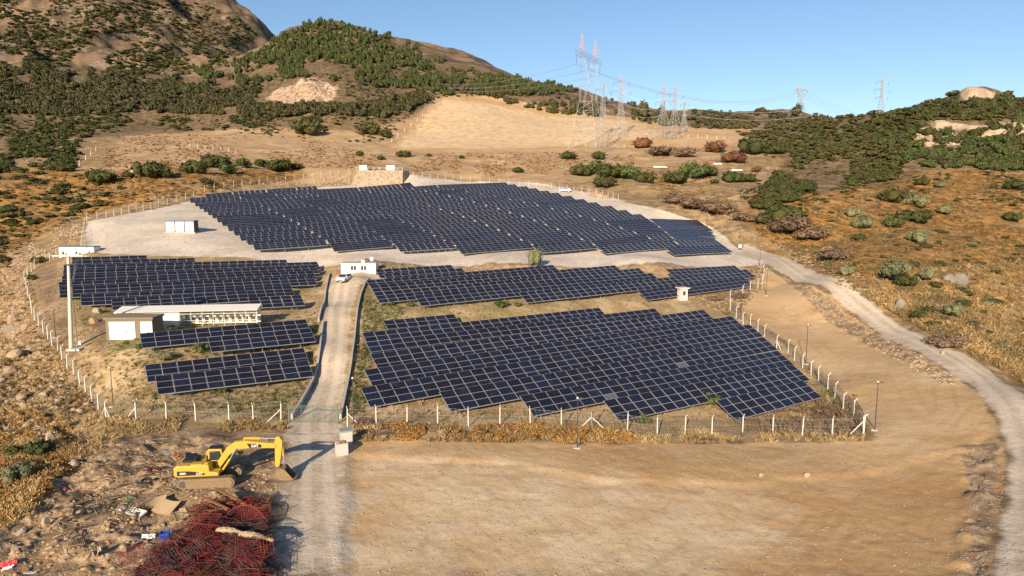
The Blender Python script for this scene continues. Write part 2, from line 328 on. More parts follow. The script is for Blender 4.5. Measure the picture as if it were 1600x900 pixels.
def ground_material():
    g = NB('ground')
    big = g.noise(0.035, 4); mid = g.noise(0.28, 5, .6); fine = g.noise(1.7, 5, .65); grit = g.noise(7.0, 3, .6)
    patch = g.noise(0.09, 5, .6)
    def edge(name, k=0.8, a=.36, b=.64):
        return g.step(g.math('ADD', g.attr(name), g.math('MULTIPLY', g.math('SUBTRACT', mid, .5), k)), a, b)
    # dry straw ground
    c = g.mix(g.step(mid, .38, .62), (.16, .105, .055), (.38, .26, .14))
    c = g.mix(g.math('MULTIPLY', g.step(fine, .5, .68), .6), c, (.46, .34, .20))
    c = g.mix(g.math('MULTIPLY', g.step(big, .48, .6), .55), c, (.22, .155, .065))
    # mountain ground, redder, with grey rock
    mt = g.mix(g.step(g.noise(.03, 6, .65), .4, .62), (.075, .055, .032), (.205, .135, .085))
    mt = g.mix(g.math('MULTIPLY', g.step(g.noise(.055, 7, .75), .53, .62), .85), mt, g.mix(g.step(g.noise(.3, 5, .7), .4, .6), (.10, .085, .07), (.28, .24, .20)))
    c = g.mix(g.attr('far'), c, mt)
    # dry tan pasture
    tan = g.mix(g.step(patch, .4, .65), (.33, .215, .115), (.42, .30, .175))
    tan = g.mix(g.math('MULTIPLY', g.step(mid, .56, .7), .5), tan, (.20, .125, .055))
    c = g.mix(edge('tan', .5), c, tan)
    # rust coloured dry scrub with pale gaps
    sc = g.mix(g.step(mid, .40, .60), (.15, .08, .026), (.33, .175, .05))
    sc = g.mix(g.math('MULTIPLY', g.step(fine, .50, .70), .65), sc, (.37, .235, .11))
    sc = g.mix(g.math('MULTIPLY', g.step(patch, .50, .64), .7), sc, (.33, .22, .12))
    c = g.mix(edge('scrub', .6), c, sc)
    # thin grass under the tables
    fl = g.mix(g.step(mid, .42, .60), (.30, .205, .105), (.43, .32, .185))
    fl = g.mix(g.math('MULTIPLY', g.step(patch, .52, .62), .7), fl, (.23, .185, .075))
    fl = g.mix(g.math('MULTIPLY', g.step(fine, .56, .70), .5), fl, (.55, .45, .32))
    c = g.mix(edge('field', .5), c, fl)
    c = g.mix(g.math('MULTIPLY', edge('green', 1.2, .45, .75), g.step(fine, .36, .6)), c, (.105, .115, .03))
    c = g.mix(g.math('MULTIPLY', edge('wood', .6), .8), c, g.mix(g.step(mid, .4, .62), (.075, .06, .028), (.20, .13, .075)))
    # bare worked soil
    st1 = g.streak(1.1, .5); st2 = g.streak(.5, -.35, .2); st3 = g.streak(2.4, 1.3, .12)
    so_ = g.mix(g.step(big, .36, .64), (.455, .28, .125), (.54, .385, .215))
    so_ = g.mix(g.math('MULTIPLY', g.step(patch, .46, .64), .6), so_, (.38, .215, .09))
    so_ = g.mix(g.math('MULTIPLY', g.step(st2, .50, .66), .22), so_, (.52, .385, .235))
    so_ = g.mix(g.math('MULTIPLY', edge('pale', 1.3, .25, .85), .6), so_, g.mix(g.step(mid, .35, .62), (.54, .40, .235), (.65, .525, .365)))
    so_ = g.mix(g.math('MULTIPLY', g.step(st1, .53, .68), .2), so_, (.31, .185, .09))
    so_ = g.mix(g.math('MULTIPLY', g.step(st3, .56, .70), .22), so_, (.56, .43, .27))
    so_ = g.mix(g.math('MULTIPLY', g.step(fine, .55, .70), .35), so_, (.55, .43, .29))
    so_ = g.mix(g.math('MULTIPLY', g.step(fine, .45, .33), .32), so_, (.27, .16, .075))
    so_ = g.mix(g.math('MULTIPLY', g.attr('trk'), .26), so_, (.29, .18, .09))
    so_ = g.mix(g.math('MULTIPLY', g.step(grit, .56, .68), .6), so_, (.20, .12, .06))
    so_ = g.mix(g.math('MULTIPLY', g.math('MULTIPLY', g.step(g.noise(.45, 6, .75), .60, .68), g.step(fine, .4, .6)), .6), so_, (.21, .125, .06))
    c = g.mix(edge('soil'), c, so_)
    so_ = None
    c = g.mix(g.math('MULTIPLY', edge('dark', .9), .8), c, g.mix(g.step(mid, .38, .62), (.15, .095, .06), (.27, .185, .12)))
    # stony rubble
    cell = g.voro(1.5, 'F1', 'Color'); sepn = g.t.nodes.new('ShaderNodeSeparateColor'); g.L(cell, sepn.inputs[0])
    ru = g.mix(sepn.outputs[0], (.19, .12, .063), (.46, .335, .21))
    ru = g.mix(g.step(fine, .45, .60), ru, g.mix(mid, (.14, .092, .05), (.33, .225, .13)))
    c = g.mix(edge('rubble', 1.3, .40, .75), c, ru)
    cl = g.mix(g.step(g.noise(.12, 6, .7), .4, .6), (.28, .19, .12), (.50, .375, .26))
    c = g.mix(edge('cliff', .9), c, cl)
    # gravel
    gr = g.mix(g.step(patch, .36, .66), (.54, .465, .38), (.64, .57, .485))
    gr = g.mix(g.math('MULTIPLY', g.step(g.noise(.12, 4), .5, .66), .6), gr, (.42, .36, .29))
    gr = g.mix(g.math('MULTIPLY', g.attr('drive'), .85), gr, g.mix(g.step(mid, .36, .64), (.40, .315, .22), (.52, .425, .315)))
    gr = g.mix(g.math('MULTIPLY', g.step(fine, .48, .64), .5), gr, (.27, .205, .14))
    gr = g.mix(g.math('MULTIPLY', g.step(g.noise(.7, 6, .75), .54, .64), .45), gr, (.33, .235, .14))
    gr = g.mix(g.math('MULTIPLY', g.step(grit, .58, .72), .5), gr, (.56, .50, .43))
    # worn wheel tracks: pale strips along the road
    gr = g.mix(g.math('MULTIPLY', g.attr('rut'), .6), gr, (.60, .505, .395))
    c = g.mix(edge('gravel', .7), c, gr)
    g.col(c)
    h = g.math('ADD', g.math('MULTIPLY', mid, .5), g.math('ADD', g.math('MULTIPLY', fine, .35), g.math('MULTIPLY', grit, .12)))
    h = g.math('MULTIPLY', h, g.math('SUBTRACT', 1.0, g.math('MULTIPLY', g.math('MAXIMUM', g.attr('soil'), g.attr('gravel')), .72)))
    g.bump(h, .55, .9)
    return g.m
M_GROUND = ground_material()

def simple(name, c, rough=.6, metal=0.0, var=0.06, scale=3.0, spec=.4, dirt=0.0, dirtcol=(.25, .18, .11)):
    g = NB(name)
    n = g.noise(scale, 5, .6)
    dark = tuple(x * (1 - var * 2.2) for x in c); light = tuple(min(1, x * (1 + var)) for x in c)
    k = g.mix(n, dark, light)
    if dirt > 0:
        k = g.mix(g.math('MULTIPLY', g.step(g.noise(scale * .6, 6, .7), .5, .72), dirt), k, dirtcol)
    g.col(k); g.b.inputs['Roughness'].default_value = rough; g.b.inputs['Metallic'].default_value = metal
    g.b.inputs['Specular IOR Level'].default_value = spec
    return g.m
MT = {}
MT['white'] = simple('white_panel', (.78, .76, .71), .5, dirt=.25, dirtcol=(.5, .43, .33), scale=.8)
MT['warmwhite'] = simple('cream_panel', (.74, .70, .60), .5, dirt=.25, dirtcol=(.5, .42, .3), scale=.8)
MT['pinkwhite'] = simple('pinkish_plaster', (.70, .55, .49), .8, dirt=.3)
MT['bluegrey'] = simple('blue_grey_trim', (.14, .18, .27), .5)
MT['grey'] = simple('grey_steel', (.33, .34, .35), .5, .3)
MT['dgrey'] = simple('dark_grey', (.07, .07, .075), .6)
MT['black'] = simple('black', (.015, .015, .017), .5)
MT['concrete'] = simple('concrete', (.47, .45, .41), .9, dirt=.3, scale=2)
MT['curb'] = simple('curb_concrete', (.40, .385, .35), .9, dirt=.35, scale=1.5)
MT['post'] = simple('post_concrete', (.58, .53, .45), .9, dirt=.2, scale=2)
MT['pole'] = simple('pole_concrete', (.60, .55, .46), .85, scale=1.5)
MT['galv'] = simple('galvanised', (.46, .47, .48), .45, .6)
MT['pylon'] = simple('pylon_steel', (.42, .42, .43), .6, .2)
MT['pylonred'] = simple('pylon_red_paint', (.50, .34, .33), .6)
MT['brown'] = simple('brown_plaster', (.19, .155, .11), .9, dirt=.2)
MT['roofbrown'] = simple('brown_roof', (.21, .165, .11), .9, dirt=.3, dirtcol=(.33, .27, .19))
MT['green'] = simple('green_gate_paint', (.10, .15, .10), .6)
MT['wire'] = simple('wire_mesh', (.24, .235, .22), .6, .2)
MT['darkpole'] = simple('dark_pole_paint', (.05, .05, .05), .5)
MT['yellow'] = simple('yellow_paint', (.56, .335, .04), .5, var=.10, dirt=.55, dirtcol=(.36, .25, .12), scale=3)
MT['track'] = simple('dusty_track_steel', (.26, .18, .105), .9, var=.3, scale=9)
MT['rust'] = simple('rusty_steel', (.30, .13, .06), .85, var=.3, scale=6)
MT['glass'] = simple('dark_glass', (.03, .04, .045), .12, spec=.8)
MT['redsteel'] = simple('red_oxide_steel', (.15, .012, .012), .7, var=.35, scale=4)
MT['redsteel2'] = simple('faded_red_steel', (.23, .032, .026), .8, var=.3, scale=4)
MT['brownsteel'] = simple('brown_rusty_bars', (.085, .03, .02), .85, var=.3, scale=4)
MT['blue'] = simple('blue_plastic', (.02, .08, .42), .4)
MT['greenc'] = simple('green_cloth', (.03, .30, .10), .8)
MT['redc'] = simple('red_sheet', (.45, .04, .05), .6)
MT['wood'] = simple('weathered_wood', (.42, .31, .19), .9, var=.3, scale=5)
MT['board'] = simple('brown_board', (.42, .30, .18), .9, var=.15, scale=3)
MT['rock'] = simple('pale_rock', (.38, .285, .19), .95, var=.28, scale=1.3)
MT['rockg'] = simple('grey_rock', (.25, .215, .175), .95, var=.28, scale=1.0)
MT['rockp'] = simple('pink_rock', (.43, .325, .23), .95, var=.3, scale=.25)
MT['rockw'] = simple('stone_facing', (.44, .34, .235), .95, var=.45, scale=1.1)
MT['rocko'] = simple('orange_rubble', (.37, .235, .125), .95, var=.25, scale=1.0)
MT['carwhite'] = simple('white_car_paint', (.75, .75, .74), .25, spec=.6)
MT['carblue'] = simple('pale_blue_car_paint', (.42, .48, .56), .25, spec=.6)
MT['tyre'] = simple('tyre_rubber', (.02, .02, .02), .85)
MT['lamp'] = simple('lamp_head', (.75, .75, .75), .4)
MT['red'] = simple('red_flowers', (.40, .05, .06), .9)
MT['roofwhite'] = None
g = NB('white_corrugated_roof')
wv = g.t.nodes.new('ShaderNodeTexWave'); wv.inputs['Scale'].default_value = 1.3; wv.bands_direction = 'X'
tc = g.t.nodes.new('ShaderNodeTexCoord'); g.L(tc.outputs['Object'], wv.inputs['Vector'])
g.col(g.mix(wv.outputs['Fac'], (.58, .55, .50), (.80, .77, .71))); g.bump(wv.outputs['Fac'], .04); MT['roofwhite'] = g.m

# solar glass: dark cells, each module a little different
def solar_glass(name, tint):
    g = NB(name)
    rr = g.rnd(); il = g.island()
    k = g.math('FRACT', g.math('ADD', g.math('MULTIPLY', rr, 7.31), il))
    c = g.mix(g.step(k, .35, .95), (.006, .006, .014), (.007, .011, .028) if tint == 0 else (.008, .014, .036))
    tc = g.t.nodes.new('ShaderNodeTexCoord')
    br = g.t.nodes.new('ShaderNodeTexBrick'); br.offset = 0; br.inputs['Scale'].default_value = 1.0
    br.inputs['Brick Width'].default_value = 0.163; br.inputs['Row Height'].default_value = 0.158
    br.inputs['Mortar Size'].default_value = 0.006
    g.L(tc.outputs['Object'], br.inputs['Vector'])
    br.inputs['Color1'].default_value = (0, 0, 0, 1); br.inputs['Color2'].default_value = (0, 0, 0, 1); br.inputs['Mortar'].default_value = (1, 1, 1, 1)
    c = g.mix(g.math('MULTIPLY', br.outputs['Color'], .25), c, (.16, .17, .20))
    c = g.mix(g.math('MULTIPLY', g.step(g.noise(.7, 5, .7), .5, .8), .10), c, (.20, .17, .13))   # a little dust
    g.col(c); g.b.inputs['Roughness'].default_value = .16; g.b.inputs['Specular IOR Level'].default_value = .38
    return g.m
MT['cell'] = solar_glass('solar_cells', 0)
MT['cell_big'] = solar_glass('solar_cells_hillside', 1)
MT['frame'] = simple('aluminium_frame', (.34, .33, .34), .5, .15, var=.03)
MT['dustycell'] = simple('dusty_solar_cells', (.09, .10, .12), .5)

def foliage(name, dark, light, alt=None):
    g = NB(name)
    k = g.math('FRACT', g.math('ADD', g.math('MULTIPLY', g.rnd(), 3.7), g.math('MULTIPLY', g.island(), .001)))
    c = g.mix(g.island(), dark, light)
    c2 = g.mix(g.island(), tuple(x * .75 for x in dark), tuple(x * .7 for x in light)) if alt is None else g.mix(g.island(), alt[0], alt[1])
    c = g.mix(g.step(k, .35, .75), c, c2)
    c = g.mix(g.math('MULTIPLY', g.step(g.noise(.14, 3), .42, .62), .5), c, tuple(x * 1.1 for x in light))
    g.col(c); g.b.inputs['Roughness'].default_value = .75
    return g.m
MT['f_shrub'] = foliage('dark_shrub_leaves', (.022, .03, .009), (.062, .068, .018), ((.036, .036, .012), (.085, .075, .024)))
MT['f_pine'] = foliage('pine_needles', (.026, .036, .012), (.072, .084, .026))
MT['f_olive'] = foliage('olive_leaves', (.09, .095, .045), (.20, .20, .10))
MT['f_green'] = foliage('fresh_green_leaves', (.03, .045, .013), (.085, .11, .032))
MT['f_brown'] = foliage('bare_brown_twigs', (.10, .062, .038), (.19, .13, .085))
MT['f_rust'] = foliage('rust_brown_leaves', (.10, .042, .022), (.18, .085, .045))
MT['f_straw'] = foliage('dry_straw', (.26, .17, .065), (.50, .36, .18))
MT['f_scrub'] = foliage('dry_rust_scrub', (.15, .075, .02), (.36, .19, .055), ((.10, .075, .03), (.22, .17, .08)))
MT['f_mixed'] = foliage('dull_wood_leaves', (.034, .038, .016), (.09, .08, .033))
MT['bark'] = simple('bark', (.14, .10, .07), .95, var=.2)

# ------------------------------------------------------------------ mesh helpers
def tag(o, label=None, cat=None, group=None, kind=None):
    if label: o['label'] = label
    if cat: o['category'] = cat
    if group: o['group'] = group
    if kind: o['kind'] = kind
    return o
def link(name, me, parent=None, loc=(0, 0, 0), rot=(0, 0, 0), scale=(1, 1, 1)):
    o = bpy.data.objects.new(name, me); C.objects.link(o)
    o.location = loc; o.rotation_euler = rot; o.scale = scale
    if parent: o.parent = parent
    return o
def empty(name, loc, rz=0.0, label=None, cat=None, group=None):
    o = bpy.data.objects.new(name, None); C.objects.link(o); o.location = loc; o.rotation_euler = (0, 0, rz)
    o.empty_display_size = .3
    return tag(o, label, cat, group)
class MB:
    def __init__(s): s.v = []; s.f = []; s.m = []
    def add(s, vs, fs, mi=0):
        b = len(s.v); s.v += [tuple(map(float, p)) for p in vs]; s.f += [tuple(b + i for i in f) for f in fs]; s.m += [mi] * len(fs); return s
    def box(s, c, d, mi=0, rz=0.0, ry=0.0, rx=0.0, taper=1.0):
        hx, hy, hz = d[0] / 2, d[1] / 2, d[2] / 2; vs = []
        for z in (-hz, hz):
            k = taper if z > 0 else 1
            for x, y in ((-hx, -hy), (hx, -hy), (hx, hy), (-hx, hy)):
                p = np.array([x * k, y * k, z])
                if rx: p = np.array([p[0], p[1] * math.cos(rx) - p[2] * math.sin(rx), p[1] * math.sin(rx) + p[2] * math.cos(rx)])
                if ry: p = np.array([p[0] * math.cos(ry) + p[2] * math.sin(ry), p[1], -p[0] * math.sin(ry) + p[2] * math.cos(ry)])
                if rz: p = np.array([p[0] * math.cos(rz) - p[1] * math.sin(rz), p[0] * math.sin(rz) + p[1] * math.cos(rz), p[2]])
                vs.append(p + np.array(c))
        return s.add(vs, [(3, 2, 1, 0), (4, 5, 6, 7), (0, 1, 5, 4), (1, 2, 6, 5), (2, 3, 7, 6), (3, 0, 4, 7)], mi)
    def bar(s, a, b, r, n=4, r2=None, mi=0, cap=True):
        a = np.array(a, float); b = np.array(b, float); d = b - a; L = np.linalg.norm(d)
        if L < 1e-6: return s
        d /= L; up = np.array([0, 0, 1.]) if abs(d[2]) < .9 else np.array([1., 0, 0])
        x = np.cross(d, up); x /= np.linalg.norm(x); y = np.cross(d, x); r2 = r if r2 is None else r2
        vs = [a + (x * math.cos(t) + y * math.sin(t)) * r for t in [2 * math.pi * (i + .5) / n for i in range(n)]] + [b + (x * math.cos(t) + y * math.sin(t)) * r2 for t in [2 * math.pi * (i + .5) / n for i in range(n)]]
        fs = [(i, n + i, n + (i + 1) % n, (i + 1) % n) for i in range(n)]
        if cap: fs += [tuple(range(n)), tuple(reversed(range(n, 2 * n)))]
        return s.add(vs, fs, mi)
    def path(s, P, r, n=4, mi=0):
        for a, b in zip(P[:-1], P[1:]): s.bar(a, b, r, n, mi=mi)
        return s
    def prism(s, P, y0, y1, mi=0):
        """outline P of (x, z), pulled from y0 to y1"""
        n = len(P); vs = [(x, y0, z) for x, z in P] + [(x, y1, z) for x, z in P]
        ar = sum(P[i][0] * P[(i + 1) % n][1] - P[(i + 1) % n][0] * P[i][1] for i in range(n))
        f0 = tuple(range(n)); f1 = tuple(reversed(range(n, 2 * n)))
        sides = [(i, (i + 1) % n, n + (i + 1) % n, n + i) for i in range(n)]
        if ar < 0:
            f0, f1 = tuple(reversed(f0)), tuple(reversed(f1)); sides = [tuple(reversed(q)) for q in sides]
        # outline in x-z seen from -y: counter-clockwise faces -y
        return s.add(vs, [f0, f1] + [tuple(reversed(q)) for q in sides], mi)
    def ico(s, c, rad, sub=1, jit=0.0, sq=(1, 1, 1), mi=0, rg=None):
        v, f = ico_data(sub); rg = rg or random
        k = np.array([1 + rg.uniform(-jit, jit) for _ in range(len(v))])[:, None]
        vv = v * k * rad * np.array(sq) + np.array(c)
        return s.add(vv, f, mi)
    def mesh(s, name, mats, smooth=False):
        me = bpy.data.meshes.new(name); me.from_pydata(s.v, [], s.f)
        for m in (mats if isinstance(mats, (list, tuple)) else [mats]): me.materials.append(m)
        if len(set(s.m)) > 1: me.polygons.foreach_set('material_index', s.m)
        if smooth: me.polygons.foreach_set('use_smooth', [True] * len(s.f))
        me.update(); return me
    def build(s, name, mats, parent=None, smooth=False, **k): return link(name, s.mesh(name, mats, smooth), parent, **k)
_ico = {}
def ico_data(sub):
    if sub in _ico: return _ico[sub]
    t = (1 + 5 ** .5) / 2
    v = [(-1, t, 0), (1, t, 0), (-1, -t, 0), (1, -t, 0), (0, -1, t), (0, 1, t), (0, -1, -t), (0, 1, -t), (t, 0, -1), (t, 0, 1), (-t, 0, -1), (-t, 0, 1)]
    f = [(0, 11, 5), (0, 5, 1), (0, 1, 7), (0, 7, 10), (0, 10, 11), (1, 5, 9), (5, 11, 4), (11, 10, 2), (10, 7, 6), (7, 1, 8), (3, 9, 4), (3, 4, 2), (3, 2, 6), (3, 6, 8), (3, 8, 9), (4, 9, 5), (2, 4, 11), (6, 2, 10), (8, 6, 7), (9, 8, 1)]
    v = [np.array(p) / np.linalg.norm(p) for p in v]
    for _ in range(sub - 1):
        cache = {}; nf = []
        def mid(a, b):
            k = (min(a, b), max(a, b))
            if k not in cache:
                p = v[a] + v[b]; v.append(p / np.linalg.norm(p)); cache[k] = len(v) - 1
            return cache[k]
        for a, b, c in f:
            x, y, z = mid(a, b), mid(b, c), mid(c, a); nf += [(a, x, z), (b, y, x), (c, z, y), (x, y, z)]
        f = nf
    _ico[sub] = (np.array(v), f); return _ico[sub]
def np_mesh(name, V, Fq, mats, smooth=False, mi=None):
    """V (n,3), Fq (m,k) arrays -> mesh"""
    me = bpy.data.meshes.new(name); me.vertices.add(len(V)); me.vertices.foreach_set('co', np.asarray(V, np.float32).ravel())
    k = Fq.shape[1]; me.loops.add(Fq.size); me.loops.foreach_set('vertex_index', Fq.astype(np.int32).ravel())
    me.polygons.add(len(Fq)); me.polygons.foreach_set('loop_start', np.arange(0, Fq.size, k, dtype=np.int32))
    for m in (mats if isinstance(mats, (list, tuple)) else [mats]): me.materials.append(m)
    if mi is not None: me.polygons.foreach_set('material_index', mi.astype(np.int32))
    me.polygons.foreach_set('use_smooth', np.full(len(Fq), bool(smooth)))
    me.update(calc_edges=True); return me

# ------------------------------------------------------------------ the ground, one continuous sheet cut into its named areas
def ground_objects():
    V = np.stack([GX, GY, GZ], -1).reshape(-1, 3)
    du = np.gradient(np.stack([GX, GY, GZ], -1), axis=1); dv = np.gradient(np.stack([GX, GY, GZ], -1), axis=0)
    Nn = np.cross(du.reshape(-1, 3), dv.reshape(-1, 3)); Nn /= np.linalg.norm(Nn, axis=1)[:, None] + 1e-12
    idx = np.arange(NL * NT).reshape(NL, NT)
    Fq = np.stack([idx[:-1, :-1], idx[:-1, 1:], idx[1:, 1:], idx[1:, :-1]], -1).reshape(-1, 4)
    def fc(m): return ((m[:-1, :-1] + m[1:, 1:]) * .5).ravel()
    road = fc(M['road']); pad = fc(M['pad']); acc = fc(M['acc']); yy = fc(GY)
    reg = np.zeros(len(Fq), int)
    reg[yy > 330] = 1; reg[pad > .5] = 2; reg[acc > .5] = 3; reg[road > .5] = 4
    M['drive'] = np.maximum(M['road'], M['acc'])
    # wheel tracks on the right-hand road: two pale strips either side of its middle line
    rut = np.zeros_like(X32)
    mid = poly_world([(1598,900),(1606,800),(1604,700),(1583,640),(1535,590),(1462,545),(1367,492),(1279,437),(1215,403)])
    for off in (-0.9, 0.9):
        for a, b in zip(mid[:-1], mid[1:]):
            e = b - a; L = np.linalg.norm(e); nn = np.array([-e[1], e[0]]) / L * off; a2 = a + nn; 
            wx = X32 - a2[0]; wy = Y32 - a2[1]; h = np.clip((wx * e[0] + wy * e[1]) / (L * L), 0, 1)
            dist = np.hypot(wx - e[0] * h, wy - e[1] * h); rut = np.maximum(rut, sstep(.75, .2, dist))
    trk = np.zeros_like(X32)
    for Pk in ([(560,742),(700,730),(860,738),(1040,738),(1240,742),(1400,716),(1500,676),(1540,630)], [(1020,905),(1100,850),(1200,790),(1290,720),(1330,650),(1300,560),(1230,480)], [(1180,905),(1260,840),(1330,760),(1400,700),(1480,640),(1470,590),(1380,530)],
               [(620,905),(640,840),(700,790),(800,760),(960,752)], [(900,700),(1060,712),(1240,706),(1380,694),(1440,650),(1400,580)], [(1450,905),(1440,830),(1460,760),(1500,700)], [(575,905),(575,830),(560,760),(545,715)], [(1300,905),(1290,850),(1320,800),(1400,770),(1480,740)]):
        md_ = poly_world(Pk)
        for off in (-.95, .95):
            for a, b in zip(md_[:-1], md_[1:]):
                e = b - a; L = np.linalg.norm(e); nn = np.array([-e[1], e[0]]) / L * off; a2 = a + nn; x0, y0 = np.minimum(a, b) - 3; x1, y1 = np.maximum(a, b) + 3
                sel = (X32 > x0) & (X32 < x1) & (Y32 > y0) & (Y32 < y1); wx = X32[sel] - a2[0]; wy = Y32[sel] - a2[1]; h = np.clip((wx * e[0] + wy * e[1]) / (L * L), 0, 1)
                trk[sel] = np.maximum(trk[sel], sstep(.38, .12, np.hypot(wx - e[0] * h, wy - e[1] * h)))
    M['trk'] = trk * np.clip(.55 + fbm(GX, GY, 5., 95, 3) * 1.3, 0, 1)
    acm = poly_world([(505,905),(497,800),(495,720),(492,662),(512,600),(522,540),(526,480),(536,440)])
    for off in (-.85, .85):
        for a, b in zip(acm[:-1], acm[1:]):
            e = b - a; L = np.linalg.norm(e); nn = np.array([-e[1], e[0]]) / L * off; a2 = a + nn
            wx = X32 - a2[0]; wy = Y32 - a2[1]; h = np.clip((wx * e[0] + wy * e[1]) / (L * L), 0, 1)
            rut = np.maximum(rut, sstep(.6, .2, np.hypot(wx - e[0] * h, wy - e[1] * h)))
    names = ['trk', 'dark', 'gravel', 'soil', 'pale', 'rubble', 'cliff', 'scrub', 'tan', 'field', 'green', 'wood', 'drive']
    A = {k: M[k].ravel().astype(np.float32) for k in names}; A['far'] = sstep(380, 620, GY).ravel().astype(np.float32); A['rut'] = rut.ravel().astype(np.float32)
    for k, (nm, lab) in enumerate([('ground', 'dry stony ground with straw coloured grass and bare tan soil'), ('hills', 'brown hills and mountainside with scattered bushes'), ('gravel_yard', 'pale gravel yard around the big solar block'), ('access_road', 'light gravel access road between low concrete curbs'), ('gravel_road', 'curving grey gravel road on the right')]):
        f = Fq[reg == k]
        used, inv = np.unique(f, return_inverse=True)
        me = np_mesh(nm, V[used], inv.reshape(-1, 4), M_GROUND, True)
        for a, d in A.items():
            at = me.attributes.new(a, 'FLOAT', 'POINT'); at.data.foreach_set('value', d[used])
        me.normals_split_custom_set_from_vertices(Nn[used].astype(float).tolist())
        o = link(nm, me); tag(o, lab, kind='structure')
ground_objects()
# ------------------------------------------------------------------ solar tables
def proj(p):
    x, y, z = p[0], p[1], p[2] - CAMZ
    d = y * cp - z * sp; up = y * sp + z * cp
    return 800 + FPX * x / d, 450 - FPX * up / d
ORD = ['first','second','third','fourth','fifth','sixth','seventh','eighth','ninth','tenth','eleventh','twelfth','thirteenth','fourteenth','fifteenth','sixteenth','seventeenth','eighteenth','nineteenth','twentieth','twenty-first']
def panel_mesh(name, nh, glass):
    m = MB(); W, h = 1.63, .985; rim = .026
    for k in range(nh):
        yc = (k - (nh - 1) / 2) * 1.0
        x0, x1, y0, y1 = -W / 2, W / 2, yc - h / 2, yc + h / 2
        b = len(m.v)
        m.v += [(x0, y0, -.02), (x1, y0, -.02), (x1, y1, -.02), (x0, y1, -.02), (x0, y0, .02), (x1, y0, .02), (x1, y1, .02), (x0, y1, .02),
                (x0 + rim, y0 + rim * .8, .02), (x1 - rim, y0 + rim * .8, .02), (x1 - rim, y1 - rim * .8, .02), (x0 + rim, y1 - rim * .8, .02)]
        F_ = [(3, 2, 1, 0), (0, 1, 5, 4), (1, 2, 6, 5), (2, 3, 7, 6), (3, 0, 4, 7), (4, 5, 9, 8), (5, 6, 10, 9), (6, 7, 11, 10), (7, 4, 8, 11), (8, 9, 10, 11)]
        m.f += [tuple(b + i for i in q) for q in F_]; m.m += [0] * 9 + [1]
    return m.mesh(name, [MT['frame'], glass])
ME_PANEL = panel_mesh('solar_panel', 1, MT['cell'])
ME_DUSTY = panel_mesh('dusty_solar_panel', 1, MT['dustycell'])
ME_COL = panel_mesh('panel_column', 4, MT['cell_big'])
lb = MB(); lb.box((0, 0, .5), (.09, .09, 1.0)); ME_LEG = lb.mesh('leg', MT['galv'])
all_panels = []
def make_table(A, B, nrow, tilt, ncol, label, group, big=False):
    A = np.array(A); B = np.array(B); L = np.linalg.norm(B - A); r3 = (B - A) / L; pitch = L / ncol
    rz = math.atan2(r3[1], r3[0]); sl = math.asin(r3[2]); th = math.radians(tilt)
    gz = min(H(A[0], A[1]), A[2] - .3)
    root = empty('solar_table', (A[0], A[1], gz), rz, label, 'solar panels', group)
    cz, sz = math.cos(rz), math.sin(rz)
    def loc(p):
        q = np.array(p) - np.array([A[0], A[1], gz]); return (q[0] * cz + q[1] * sz, -q[0] * sz + q[1] * cz, q[2])
    ex = np.array([math.cos(sl), 0, math.sin(sl)])
    ty = np.array([-math.sin(sl) * 0, math.cos(th), math.sin(th)])
    O = np.array(loc(A)); rot = (th, -sl, 0)
    ty = np.array([-math.sin(-sl) * math.sin(th) * -1, math.cos(th), math.cos(sl) * math.sin(th)])  # second column of Ry(-sl) Rx(th)
    ty[0] = -math.sin(sl) * math.sin(th)
    nz = np.cross(ex, ty)
    for i in range(ncol):
        if big:
            c = O + ex * (i + .5) * pitch + ty * nrow * .5
            o = link('panel_column', ME_COL, root, tuple(c), rot)
        else:
            for j in range(nrow):
                c = O + ex * (i + .5) * pitch + ty * (j + .5)
                o = link('solar_panel', ME_PANEL, root, tuple(c), rot)
                wx = root.location[0] + c[0] * cz - c[1] * sz; wy = root.location[1] + c[0] * sz + c[1] * cz
                all_panels.append((o, proj((wx, wy, gz + c[2]))))
    m = MB()
    def P(s, t, dz=0): return O + ex * s + ty * t + nz * dz
    for t in (.04, nrow * .3, nrow * .72, nrow - .05): m.bar(P(.02, t, -.06), P(L - .02, t, -.06), .055, 4)
    step = 3 if not big else 3.3; k = 0.8
    legs = []
    while k < ncol:
        for t in (nrow * .22, nrow * .80):
            top = P(k * pitch, t, -.1)
            wx = root.location[0] + top[0] * cz - top[1] * sz; wy = root.location[1] + top[0] * sz + top[1] * cz
            g_ = H(wx, wy) - gz - .25
            if big: m.box((top[0], top[1], (top[2] + g_) / 2), (.09, .09, top[2] - g_))
            else: legs.append((top, g_))
        m.bar(P(k * pitch, .1, -.1), P(k * pitch, nrow - .1, -.1), .045, 4)
        k += step
    m.build('support_frame', MT['galv'], root)
    for top, g_ in legs:
        link('leg', ME_LEG, root, (top[0], top[1], g_), (0, 0, 0), (1, 1, max(.2, top[2] - g_)))
    return root
where = {
 'FR': ('%s row of solar panels behind the front fence, right of the access road', 'solar tables in the large block beside the front fence'),
 'MR': ('%s row of solar panels behind the pink kiosk, in the middle block', 'solar tables in the middle block beside the site cabin'),
 'LB': ('%s row of solar panels behind the white roofed shed, in the left block', 'solar tables in the left block behind the shed'),
 'LT': ('%s row of solar panels from the gate fence, in the group of four', 'solar tables in the group of four near the gate')}
